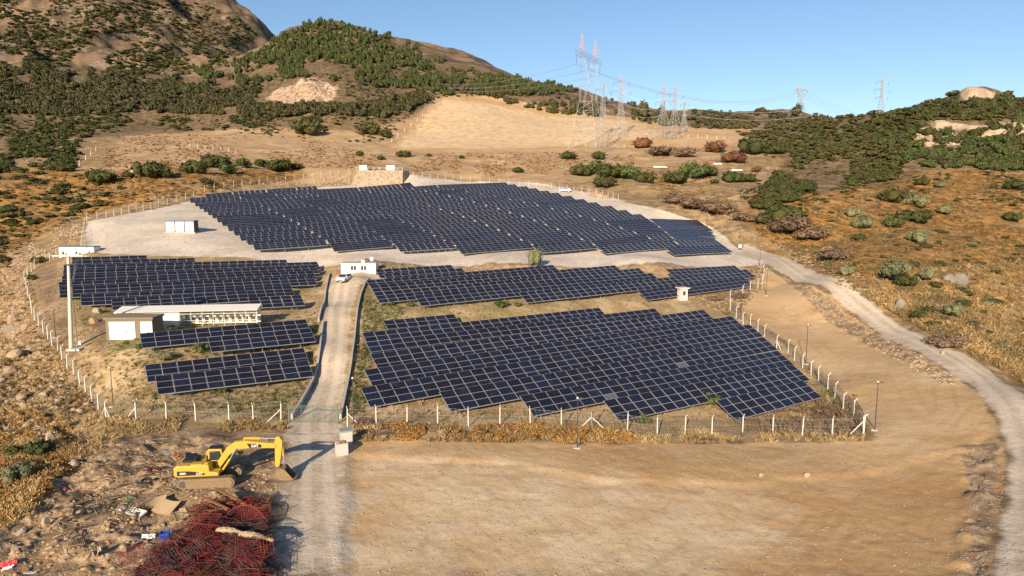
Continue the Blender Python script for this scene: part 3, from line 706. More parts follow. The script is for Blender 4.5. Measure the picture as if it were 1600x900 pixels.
for (blk, i, A, B, L, tilt) in rowsets:
    nc = max(2, int(round(np.linalg.norm(B - A) / 1.67)))
    if blk == 'MX': lab = 'short row of solar panels below the embankment, right end of the middle block'; grp = where['MR'][1]
    else:
        a, grp = where[blk]; lab = a % ORD[i]
    L_ = (B - A)
    if nc * L > 99:
        h_ = nc // 2; Mid = A + L_ * h_ / nc
        make_table(A, Mid - L_ / nc * .03, L, tilt, h_, lab + ', left half', grp); make_table(Mid, B, L, tilt, nc - h_, lab + ', right half', grp)
    else: make_table(A, B, L, tilt, nc, lab, grp)
for (u, v, t) in [(962, 618, 'dusty grey panel'), (1070, 569, 'dusty grey panel'), (768, 452, 'dusty grey panel')]:
    o, _ = min(all_panels, key=lambda q: (q[1][0] - u) ** 2 + (q[1][1] - v) ** 2); o.data = ME_DUSTY; o['label'] = t
# hillside block: gap lines run diagonally up through the rows
gaps = [((6, 516), (14, 424)), ((5, 619), (13, 505)), ((4, 716), (12, 583)), ((3, 838), (11, 692)), ((2, 936), (10, 783)), ((1, 1047), (9, 868))]
for i, (A, Mp, B) in enumerate(bigrows):
    L1 = np.linalg.norm(Mp - A); L = L1 + np.linalg.norm(B - Mp); cuts = [L1] if 1 <= i <= 5 else []
    def along(q):
        return A + (Mp - A) * (q / L1) if q <= L1 else Mp + (B - Mp) * ((q - L1) / (L - L1))
    for (i0, u0), (i1, u1) in gaps:
        if i < i0: continue
        u = u0 + (u1 - u0) * (i - i0) / (i1 - i0)
        # position along the row that appears at this survey column
        best = min((abs(proj(along(s * L))[0] - u), s) for s in np.linspace(0, 1, 400))
        if best[0] < 3 and 4 < best[1] * L < L - 4 and all(abs(best[1] * L - c) > 5 for c in cuts): cuts.append(best[1] * L)
    ends = [0] + sorted(cuts) + [L]
    tabs = []
    for a, b in zip(ends[:-1], ends[1:]):
        if b - a < 2.5: continue
        parts = max(1, int(math.ceil((b - a) / 1.67 / 24.5)))
        for k in range(parts): tabs.append((a + (b - a) * k / parts, a + (b - a) * (k + 1) / parts))
    for k, (a, b) in enumerate(tabs):
        if b < L - .1: b -= .55 if i < 16 else .3
        P0 = along(a); P1 = along(b)
        def fit(p): return np.array([p[0], p[1], .5 * p[2] + .5 * (H(p[0], p[1]) + .75)])
        P0, P1 = fit(P0), fit(P1)
        nc = max(1, int(round((b - a) / 1.67)))
        pos = 'only table' if len(tabs) == 1 else ('%s table from the left' % ORD[k])
        make_table(P0, P1, 4, 24, nc, 'hillside solar table, %s row from the lower edge, %s' % (ORD[i], pos), 'solar tables of the big block on the hillside', True)
# ------------------------------------------------------------------ fences, poles, walls
def V3(p): return np.array(p, float)
def gpt(u, v, dmin=30):
    p = G(u, v, dmin)
    return p if p is not None else at_d(u, v, 400)
def densify(P, step):
    out = [P[0]]
    for a, b in zip(P[:-1], P[1:]):
        n = max(1, int(round(np.linalg.norm(b - a) / step)))
        for k in range(1, n + 1): out.append(a + (b - a) * k / n)
    return out
def fence(px, label, outdir, hgt=2.05, step=None, braces=(), mesh_alpha=True, pw=.13, group='concrete post fences around the solar farm'):
    P = [gpt(u, v)[:2] for u, v in px]
    if step: P = densify(P, step)
    P = [np.array([p[0], p[1], H(p[0], p[1])]) for p in P]
    o0 = P[0]; root = empty('perimeter_fence', tuple(o0), 0, label, 'fence', group)
    for i, p in enumerate(P):
        a = P[max(0, i - 1)]; b = P[min(len(P) - 1, i + 1)]; t = (b - a)[:2]; t /= np.linalg.norm(t) + 1e-9
        nrm = np.array([t[1], -t[0]]) * outdir
        m = MB(); q = p - o0; lean = rng.normal(0, .022, 2); top = q + [lean[0] * hgt, lean[1] * hgt, hgt - .25]
        m.bar(q - [0, 0, .4], top, pw * .62, 4, pw * .5)
        m.bar(top, top + [nrm[0] * .28, nrm[1] * .28, .3], pw * .5, 4, pw * .38)
        if i in braces:
            tt_ = np.array([t[0], t[1], 0])
            for s in (-1, 1):
                if 0 <= i + s < len(P): m.bar(top - [0, 0, .5], q + tt_ * s * 1.3, .055, 4)
        m.build('post', MT['post'], root)
    w = MB()
    for a, b in zip(P[:-1], P[1:]):
        a = a - o0; b = b - o0
        if np.linalg.norm(b - a) > 9: continue
        for z in (.15, .9, 1.65): w.bar(a + [0, 0, z], b + [0, 0, z], .012, 3, cap=False)
        n = max(2, int(np.linalg.norm(b - a) / .42))
        for k in range(n):
            p0 = a + (b - a) * k / n; p1 = a + (b - a) * (k + 1) / n
            w.bar(p0 + [0, 0, .1], p1 + [0, 0, 1.7], .007, 3, cap=False); w.bar(p0 + [0, 0, 1.7], p1 + [0, 0, .1], .007, 3, cap=False)
    w.build('wire_mesh', MT['wire'], root)
    return root
fence([(213,656),(260,655.5),(306,657),(358,659),(396,660),(439,658)], 'short concrete post fence between the dump and the gate', 1, braces=(5,))
fence([(543,666),(588,664),(636,664),(684,662),(732,666),(781,663),(829,665),(877,668),(925,671),(980,674),(1027,680),(1070,679),(1112,679),(1160,677),(1207,678),(1253,680),(1300,681),(1349,678)], 'long straight concrete post fence along the front, right of the gate', 1, braces=(0, 8, 17))
fence([(1349,678),(1333,652),(1317,641),(1304,622),(1293,608),(1279,595),(1267,587),(1254,575),(1241,563),(1231,552),(1213,545),(1194,527),(1184,518),(1172,510),(1161,507),(1150,497),(1141,485),(1141,470),(1160,461),(1172,455),(1184,450),(1190,444),(1193,436),(1192,428),(1189,420)], 'bent post fence between the solar panels and the bare soil on the right', 1, braces=(0, 10))
fence([(213,656),(166,655),(154,640.5),(143.8,627),(133.7,612.5),(125,601.6),(115,585),(105,576),(97.6,563.5),(90,549),(81.6,540),(75,530),(68,520),(60.6,510.6),(54.4,500),(50,490),(49,478),(44,463),(41,450),(38,438),(43,430),(49.5,425),(54.5,420),(61,413),(67,410),(72,409),(78,407),(83.6,405),(88,402)], 'curving post fence on the rocky rim at the left', 1, braces=(0, 1))
fence([(127,387),(128,380),(129,373),(130,366),(131,359),(133,352),(136,345),(152,342),(166,340),(178,338),(190,336),(202,334),(213,332),(224,330),(236,327),(248,324),(262,320),(276,316),(290,312),(303,308)], 'post fence around the empty corner of the pale gravel yard', 1)
fence([(303,308),(320,300),(335,296),(350,294),(365,292),(378,291),(392,289),(405,287),(418,285),(432,283),(446,281),(460,279),(474,278),(488,277),(502,276),(516,275),(530,273),(545,271)], 'post fence above the top left edge of the hillside solar block', 1)
fence([(634,273),(646,275),(660,276),(672,278),(684,279),(696,281),(708,281),(720,282),(735,283),(750,284),(765,285),(780,286),(795,287),(812,289),(826,291),(838,292),(850,293),(862,294),(874,296),(886,297),(897,298),(909,300),(920,302),(932,304),(941,306),(950,308),(958,310),(966,312)], 'post fence above the top right edge of the hillside solar block', 1)
fence([(1010,214),(1022,215),(1034,216),(1046,216),(1060,216),(1075,216),(1090,216),(1105,217),(1120,219),(1132,221)], 'far post fence crossing the tan slope behind the pylons', 1, hgt=2.6, pw=.3, group='distant fences on the bare slope')
fence([(885,228),(900,228),(915,229),(930,229),(945,230),(960,231),(975,231),(990,231)], 'far post fence along the foot of the bare scar below the tall pylon', 1, hgt=2.4, pw=.28, group='distant fences on the bare slope')
fence([(612,222),(622,214),(632,206),(642,198),(652,190),(660,183)], 'far post fence climbing the left edge of the bare scar', 1, hgt=2.6, pw=.3, group='distant fences on the bare slope')
fence([(112,268),(124,259),(134,250),(142,243),(150,237)], 'far line of pale posts beside the small fenced plot', 1, hgt=2.2, pw=.25, group='distant fences on the bare slope')
fence([(285,232),(297,231),(309,231),(321,233),(333,234),(345,235),(357,237),(369,239)], 'far post fence above the small fenced plot', 1, hgt=2.0, pw=.22, group='distant fences on the bare slope')

def lamp_pole(u, v, vtop, label, white_base=False, cam_head=True):
    p = gpt(u, v); h = htop(p, vtop)
    root = empty('lamp_pole', tuple(p), rng.uniform(-.6, .6), label, 'lamp pole', 'thin dark lamp poles along the fences')
    m = MB(); m.bar((0, 0, -.3), (0, 0, h), .055, 6, .035); m.build('pole', MT['darkpole'], root)
    m = MB(); m.box((.0, -.1, h - .12), (.16, .2, .1)); m.build('lamp_head', MT['lamp'], root)
    m = MB(); m.bar((-.25, 0, h * .93), (.3, 0, h * .97), .025, 4); m.box((.32, 0, h * .97), (.22, .1, .1)); m.build('bracket', MT['darkpole'], root)
    m = MB(); m.box((0, 0, .0), (.6, .6, .14)); m.build('footing', MT['concrete'], root)
    if white_base:
        m = MB(); m.box((0, -.15, 1.1), (.7, .4, .9)); m.build('meter_box', MT['white'], root)
for a in [(177,635,572,'lamp pole between the left rim fence and the group of four solar rows'),(87,527,482,'lamp pole standing at the left rim near the utility pole'),(1259,569,506,'lamp pole on the bare soil just outside the right fence'),(1367,672,594,'lamp pole at the front right corner of the fence'),
          (1197,462,418,'lamp pole with pale footing outside the fence near the road bend'),(1187,416,384,'lamp pole where the gravel road meets the yard'),(1156,391,356,'lamp pole with a white box at the right tip of the hillside block', True),(902,700,619,'tall lamp pole outside the front fence beneath the large block'),
          (553,671,588,'lamp pole right beside the gate and the grey box'),(239,330,302,'lamp pole on the fence at the top left of the yard'),(136,400,362,'lamp pole rising behind the left white container'),(531,277,248,'lamp pole left of the rock platform'),(655,279,252,'lamp pole right of the rock platform'),(975,313,289,'lamp pole at the yard edge right of the hillside block'),(1104,356,331,'lamp pole near the upper right corner of the hillside block'),(1157,500,452,'lamp pole among dry grass inside the right fence')]:
    lamp_pole(*a)

# concrete curb walls along the access road
def curb(px, label, hgt=.55, th=.22):
    P = densify([gpt(u, v)[:2] for u, v in px], 1.2); m = MB(); o0 = np.array([P[0][0], P[0][1], H(*P[0])])
    L = []
    for i, p in enumerate(P):
        a = P[max(0, i - 1)]; b = P[min(len(P) - 1, i + 1)]; t = b - a; t /= np.linalg.norm(t); n_ = np.array([-t[1], t[0]]) * th / 2
        z = H(p[0], p[1])
        L.append([(p[0] - n_[0], p[1] - n_[1], z - .4), (p[0] - n_[0], p[1] - n_[1], z + hgt), (p[0] + n_[0], p[1] + n_[1], z + hgt), (p[0] + n_[0], p[1] + n_[1], z - .4)])
    for q in L: m.v += [tuple(np.array(c) - o0) for c in q]
    for i in range(len(L) - 1):
        b = i * 4; fs = [(b + k, b + 4 + k, b + 4 + (k + 1) % 4, b + (k + 1) % 4) for k in range(3)]; m.f += fs; m.m += [0] * 3
    m.f += [(3, 2, 1, 0), tuple(len(L) * 4 - 4 + k for k in range(4))]; m.m += [0, 0]
    o = m.build('curb_wall', MT['curb'], loc=tuple(o0)); tag(o, label, 'low wall', 'low concrete walls along the access road')
curb([(456,655),(470,634),(482,612),(492,590),(497,570),(500,548),(503,522),(505,505)], 'low concrete wall on the left edge of the access road near the gate')
curb([(498,503),(504,480),(509,457),(513,438),(515,429)], 'low concrete wall left of the access road beside the left block')
curb([(532,655),(538,630),(544,600),(549,570),(553,540),(556,510),(560,480),(564,462),(570,446),(578,438)], 'long low concrete wall on the right edge of the access road')

# gate
ga, gb_ = gpt(452, 660), gpt(528, 662)
def gate():
    a = np.array([ga[0], ga[1], H(ga[0], ga[1])]); b = np.array([gb_[0], gb_[1], H(gb_[0], gb_[1])]); L = np.linalg.norm((b - a)[:2]); rz = math.atan2(b[1] - a[1], b[0] - a[0])
    root = empty('gate', tuple(a), rz, 'wide green metal gate closing the access road', 'gate')
    for x in (0, L):
        m = MB(); m.box((x, 0, .85), (.12, .12, 2.2)); m.build('gate_post', MT['green'], root)
    for x0, x1 in ((.08, L / 2 - .02), (L / 2 + .02, L - .08)):
        lf = MB()
        for x in (x0, (x0 + x1) / 2, x1): lf.bar((x, 0, .15), (x, 0, 1.75), .035, 4)
        for z in (.15, 1.6, 1.75): lf.bar((x0, 0, z), (x1, 0, z), .03, 4)
        leaf = lf.build('gate_leaf', MT['green'], root)
        w_ = MB(); n = 16
        for k in range(n + 1): x = x0 + (x1 - x0) * k / n; w_.bar((x, 0, .15), (x, 0, 1.6), .006, 3, cap=False)
        for k in range(8): z = .2 + k * .18; w_.bar((x0, 0, z), (x1, 0, z), .006, 3, cap=False)
        w_.build('wire_infill', MT['wire'], leaf)
gate()

# tall concrete utility pole
def utility_pole():
    p = gpt(120, 546); s = pxm(p[1]); h = htop(p, 400)
    root = empty('utility_pole', (p[0], p[1], p[2]), 0, 'tall pale concrete utility pole with a crossarm and insulators', 'utility pole')
    m = MB(); m.bar((-.75, 0, -.5), (-.1, 0, h), .27, 14, .17); m.build('pole', MT['pole'], root, smooth=False)
    w_ = (145 - 96) / s; x0 = (96 - 118) / s - .15
    arm = MB(); arm.box((x0 + w_ / 2, -.3, h + .05), (w_, .14, .16)); a_ = arm.build('crossarm', MT['pole'], root)
    for x in (x0 + .1, x0 + w_ * .44, x0 + w_ * .88):
        q = MB(); q.bar((x, -.3, h + .1), (x, -.3, h + .3), .03, 5)
        for k in range(3): q.bar((x, -.3, h + .2 + k * .14), (x, -.3, h + .28 + k * .14), .15 - .02 * k, 8, .10)
        q.build('insulator', MT['dgrey'], a_)
    b = MB(); b.bar((-.9, -.3, h - 1.15), (1.0, -.3, h - 1.0), .05, 4); b.box((-.18, 0, h - 1.1), (.75, .75, .16)); b.bar((-.5, -.3, h), (-1.0, -.3, h - .95), .03, 4); b.bar((.2, -.3, h), (1.0, -.3, h - .95), .03, 4); b.build('bracket', MT['dgrey'], root)
    c = MB()
    for x in (1.1, 1.35, 1.6): c.bar((x, -.3, h + .1), (.35, -.1, h - 3.2), .018, 3)
    c.bar((.32, -.35, h - 3), (.42, -.42, 1), .04, 5); c.build('cable', MT['dgrey'], root)
    f = MB(); f.box((0, 0, .08), (1.7, 1.7, .3)); f.build('footing', MT['concrete'], root)
    e = MB(); e.box((.55, -.1, .9), (.3, .25, .5)); e.build('junction_box', MT['lamp'], root)
utility_pole()

# ------------------------------------------------------------------ containers, cabins, sheds
def place(u, v, dz=0.0):
    p = gpt(u, v); return p
def container(u0, u1, v, hpx, depth, rz, label, cat, name, ndoor, wall, frame, roof, group=None, extra=None):
    a = gpt(u0, v); s = pxm(a[1]); W = (u1 - u0) / s / math.cos(rz); Ht = hpx / s
    root = empty(name, (a[0], a[1], H(a[0], a[1]) - .05), rz, label, cat, group)
    base = MB(); base.box((W / 2, depth / 2, -.3), (W + .15, depth + .15, 1.0)); base.build('base', MT['concrete'], root)
    m = MB(); m.box((W / 2, depth / 2, Ht / 2 + .15), (W, depth, Ht)); body = m.build('body', frame, root)
    pw = W / ndoor
    for k in range(ndoor):
        d = MB(); d.box((pw * (k + .5), -.02, Ht / 2 + .15), (pw - .3, .06, Ht - .42)); dd_ = d.build('door', wall, root)
        hd = MB(); hd.box((pw * (k + .5) + pw * .36, -.07, Ht / 2 + .1), (.05, .06, .45)); hd.build('handle', MT['dgrey'], dd_)
        for q in (.25, .75):
            lv = MB()
            for z in range(5): lv.box((pw * (k + q), -.06, Ht * .25 + z * .09), (pw * .28, .03, .04))
            lv.build('vent', MT['frame'], dd_)
    r_ = MB(); r_.box((W / 2, depth / 2, Ht + .22), (W + .25, depth + .25, .16)); r_.build('roof', roof, root)
    if extra: extra(root, W, Ht, depth)
    return root
def ins(root, W, Ht, D):
    for x in (.12, .5, .87):
        m = MB(); m.bar((W * x, -.4, Ht * .42), (W * x, -.1, Ht * .42), .12, 6); m.box((W * x, -.15, Ht * .55), (.3, .2, .5)); m.build('bushing', MT['dgrey'], root)
container(93, 147, 402.5, 15.5, 2.6, .02, 'long white steel cabin with blue edging at the left fence corner', 'container', 'transformer_cabin', 3, MT['white'], MT['white'], MT['bluegrey'], extra=ins)
container(259, 303, 363.5, 17.5, 2.5, .04, 'white container with three panels standing alone on the pale yard', 'container', 'switchgear_container', 3, MT['white'], MT['dgrey'], MT['bluegrey'])
container(562, 573, 268.5, 9.2, 2.4, -.12, 'left white cabinet on the rock platform above the hillside block', 'cabinet', 'inverter_cabinet', 1, MT['white'], MT['white'], MT['white'])
container(604, 617, 269, 9.2, 2.4, -.12, 'right white cabinet on the rock platform above the hillside block', 'cabinet', 'inverter_cabinet', 1, MT['white'], MT['white'], MT['white'])

def prefab():
    a = gpt(533, 431); s = pxm(a[1]); W = 55 / s; Ht = 19.5 / s; D = 2.6
    root = empty('site_cabin', (a[0], a[1], H(a[0], a[1]) + .0), .0, 'cream prefab site cabin with two windows at the end of the access road', 'cabin')
    m = MB(); m.box((W / 2, D / 2, Ht / 2), (W, D, Ht)); body = m.build('wall', MT['warmwhite'], root)
    for x in (0.0, W * .28, W * .56, W): 
        q = MB(); q.box((x, -.03, Ht / 2), (.07, .05, Ht)); q.build('corner_trim', MT['bluegrey'], root)
    q = MB(); q.box((W / 2, D / 2, Ht + .06), (W + .2, D + .2, .14)); q.build('roof', MT['grey'], root)
    q = MB(); q.box((W / 2, D / 2, -.3), (W + .1, D + .1, .6)); q.build('base', MT['dgrey'], root)
    for xc in (W * .36, W * .65):
        fr = MB(); fr.box((xc, -.035, Ht * .64), (1.2, .06, .95)); f = fr.build('window', MT['white'], root)
        for s_ in (-1, 1):
            g_ = MB(); g_.box((xc + s_ * .29, -.07, Ht * .64), (.46, .03, .82)); g_.build('pane', MT['glass'], f)
    dr = MB(); dr.box((W * .14, -.035, Ht * .44), (.95, .05, Ht * .84)); d = dr.build('door', MT['white'], root)
    hd = MB(); hd.box((W * .14 + .36, -.08, Ht * .45), (.05, .05, .14)); hd.build('handle', MT['dgrey'], d)
    t = MB(); t.ico((W * .85, D * .6, Ht + .75), .48, 2); t.bar((W * .85, D * .6, Ht), (W * .85, D * .6, Ht + .4), .05, 5)
    tag(t.build('water_tank', MT['lamp'], None, smooth=True, loc=root.location), 'small round white tank on the roof of the cream site cabin', 'tank')
    t = MB(); t.box((W * .6, D * .5, Ht + .35), (.7, .4, .45)); t.bar((W * .6, D * .5, Ht + .1), (W * .6, D * .5, Ht + .3), .2, 6)
    tag(t.build('air_conditioner', MT['lamp'], None, loc=root.location), 'white cooling unit on the roof of the cream site cabin', 'cooling unit')
prefab()

def car(u, v, rz, paint, label, name='parked_car', sc=1.0, pickup=False):
    p = gpt(u, v); root = empty(name, (p[0], p[1], H(p[0], p[1])), rz, label, 'car')
    root.scale = (sc,) * 3
    P = [(-2.1, .35), (2.1, .35), (2.15, .62), (2.05, .82), (1.1, .98), (.45, 1.42), (-.9, 1.47), (-1.7, 1.30), (-2.08, .95), (-2.15, .6)]
    m = MB(); m.prism(P, -.82, .82); 
    m.v = [(x, y * (1 - max(0, z - .9) * .35), z) for x, y, z in m.v]
    b = m.build('body', paint, root)
    md = b.modifiers.new('bevel', 'BEVEL'); md.width = .06; md.segments = 2
    def glass(nm, vs): g_ = MB(); g_.add(vs, [(0, 1, 2, 3)]); g_.build(nm, MT['glass'], root)
    glass('windscreen', [(1.12, -.70, 1.00), (1.12, .70, 1.00), (.50, .62, 1.41), (.50, -.62, 1.41)])
    glass('rear_window', [(-1.72, .62, 1.31), (-1.72, -.62, 1.31), (-2.09, -.72, .99), (-2.09, .72, .99)])
    for s_ in (-1, 1):
        vs = [(1.0, s_ * .81, 1.02), (.42, s_ * .70, 1.38), (-.9, s_ * .69, 1.42), (-1.6, s_ * .74, 1.22), (-1.75, s_ * .80, 1.0)]
        g_ = MB(); g_.add(vs if s_ < 0 else vs[::-1], [(0, 1, 2, 3, 4)][:1]); 
        g_.f = [tuple(range(5))] if s_ > 0 else [tuple(reversed(range(5)))]
        g_.build('side_window', MT['glass'], root)
        for x in (-1.35, 1.35):
            w_ = MB(); w_.bar((x, s_ * .66, .33), (x, s_ * .86, .33), .33, 14); wh = w_.build('wheel', MT['tyre'], root)
            w_ = MB(); w_.bar((x, s_ * .861, .33), (x, s_ * .875, .33), .19, 10); w_.build('rim', MT['galv'], wh)
        h_ = MB(); h_.box((2.1, s_ * .58, .68), (.1, .34, .14)); h_.build('headlight', MT['lamp'], root)
        h_ = MB(); h_.box((1.0, s_ * .93, 1.0), (.12, .18, .12)); h_.build('mirror', paint, root)
    g_ = MB(); g_.box((2.14, 0, .5), (.06, .9, .14)); g_.build('grille', MT['black'], root)
    return root
car(538, 440, R(-97), MT['carwhite'], 'white car parked in front of the cream site cabin')
car(883, 300, R(170), MT['carblue'], 'pale blue car parked behind the hillside solar block')

# transformer building with the big white doors
def transformer():
    a = gpt(167, 534); s = pxm(a[1]); W = 73 / s; Ht = 36 / s; D = 3.0; rz = .035
    root = empty('transformer_building', (a[0], a[1], H(a[0], a[1])), rz, 'brown transformer building with large white doors below the left block', 'building')
    m = MB(); m.box((W / 2, D / 2, Ht / 2), (W, D, Ht)); m.build('wall', MT['brown'], root)
    m = MB(); m.box((W / 2, D / 2, Ht + .12), (W + .35, D + .35, .28)); m.build('roof', MT['roofbrown'], root)
    m = MB(); m.box((W / 2, D / 2, -.2), (W + .12, D + .12, .8)); m.build('plinth', MT['dgrey'], root)
    for x0, x1 in ((.07, .63), (.74, 1.0)):
        d = MB(); xc = (x0 + x1) / 2 * W; wd = (x1 - x0) * W - .05; d.box((xc, -.03, Ht * .49), (wd, .07, Ht * .80)); dr = d.build('door', MT['white'], root)
        if wd > 2.5: g_ = MB(); g_.box((xc, -.068, Ht * .49), (.03, .012, Ht * .78)); g_.build('door_gap', MT['grey'], dr)
        g_ = MB(); g_.box((xc + wd * .16, -.08, Ht * .42), (.08, .06, .25)); g_.build('handle', MT['dgrey'], dr)
        g_ = MB(); g_.box((xc + wd * .28, -.068, Ht * .62), (.18, .012, .2)); g_.build('warning_plate', MT['yellow'], dr)
        for z in (.2, .8):
            g_ = MB(); g_.box((xc - wd * .2, -.07, Ht * (.12 + z * .75)), (.08, .04, .08)); g_.build('hinge', MT['dgrey'], dr)
transformer()

def shed():
    a = gpt(178, 512); b = gpt(390, 497)
    # stands between the transformer building and the left block
    pa = at_d(178, 500, 0.0) if False else None
    ca = gpt(180, 509)[:2]; s = pxm(ca[1]); rz = math.radians(7.5)
    W = 19.6; D = 2.4
    z0 = H(ca[0] + W * .5, ca[1] + 1)
    root = empty('inverter_shed', (ca[0], ca[1], z0), rz, 'long narrow shed with a white corrugated roof and open rack of inverters', 'shed')
    rf = MB(); rf.box((W / 2, D / 2, 2.45), (W, D + .6, .08), rx=R(9)); rf.build('roof', MT['roofwhite'], root)
    wl = MB(); wl.box((W * .22, D / 2, 1.1), (W * .44, D - .3, 2.1)); wl.build('wall', MT['white'], root)
    for k in range(8):
        x = W * .445 + k * W * .0775
        p_ = MB(); p_.box((x, .25, 1.05), (.09, .09, 2.2)); p_.build('post', MT['galv'], root)
    rl = MB()
    for z in (.35, .75, 1.75): rl.box((W * .72, .22, z), (W * .55, .06, .07))
    rl.build('rail', MT['warmwhite'], root)
    bw = MB(); bw.box((W * .72, D - .3, 1.1), (W * .55, .06, 2.1)); bw.build('back_panel', MT['warmwhite'], root)
    for k in range(11):
        x = W * .47 + k * W * .0475
        v_ = MB(); v_.box((x, .45, 1.3), (.46, .25, .62)); v_.box((x, .31, 1.55), (.3, .04, .12)); iv = v_.build('inverter', MT['dgrey'], root)
        c_ = MB(); c_.bar((x - .12, .45, 1.0), (x - .12, .5, .4), .03, 4); c_.bar((x + .12, .45, 1.0), (x + .12, .5, .4), .03, 4); c_.build('cable', MT['black'], iv)
shed()

def kiosk():
    a = gpt(1066, 469); s = pxm(a[1]); W = 15 / s; Ht = 19 / s
    root = empty('kiosk', (a[0], a[1], H(a[0], a[1])), .25, 'small pinkish white kiosk with a flat roof in dry grass before the middle block', 'kiosk')
    m = MB(); m.box((0, 0, Ht / 2), (W * .85, W * .75, Ht), taper=.95); m.build('wall', MT['pinkwhite'], root)
    m = MB(); m.box((0, 0, Ht + .08), (W * 1.15, W * 1.05, .18)); m.build('roof', MT['pinkwhite'], root)
    m = MB(); m.box((0, -W * .38, Ht * .62), (.55, .06, .8)); f = m.build('window', MT['brown'], root)
    m = MB(); m.box((0, -W * .41, Ht * .62), (.4, .03, .65)); m.build('pane', MT['glass'], f)
kiosk()

# the bin and the pale block beside the gate
def gate_boxes():
    a = gpt(534, 709); s = pxm(a[1])
    root = empty('concrete_block', (a[0], a[1], H(a[0], a[1])), .45, 'pale square concrete box beside the access road outside the gate', 'concrete box')
    m = MB(); m.box((0, 0, .45), (.95, .95, 1.15)); m.build('box', MT['concrete'], root)
    m = MB()
    for k in range(14): m.ico((random.uniform(-.3, .3), random.uniform(-.3, .3), 1.06), random.uniform(.05, .12), 1, .3)
    m.build('rubble_on_top', MT['rust'], root)
    b = gpt(541, 693)
    root = empty('grey_cabinet', (b[0], b[1], H(b[0], b[1])), .4, 'grey roofed metal cabinet standing behind the pale concrete box', 'cabinet')
    m = MB(); m.box((0, 0, .55), (1.0, .9, 1.3)); m.build('body', MT['concrete'], root)
    m = MB(); m.box((0, 0, 1.27), (1.12, 1.0, .14)); m.build('lid', MT['grey'], root)
gate_boxes()

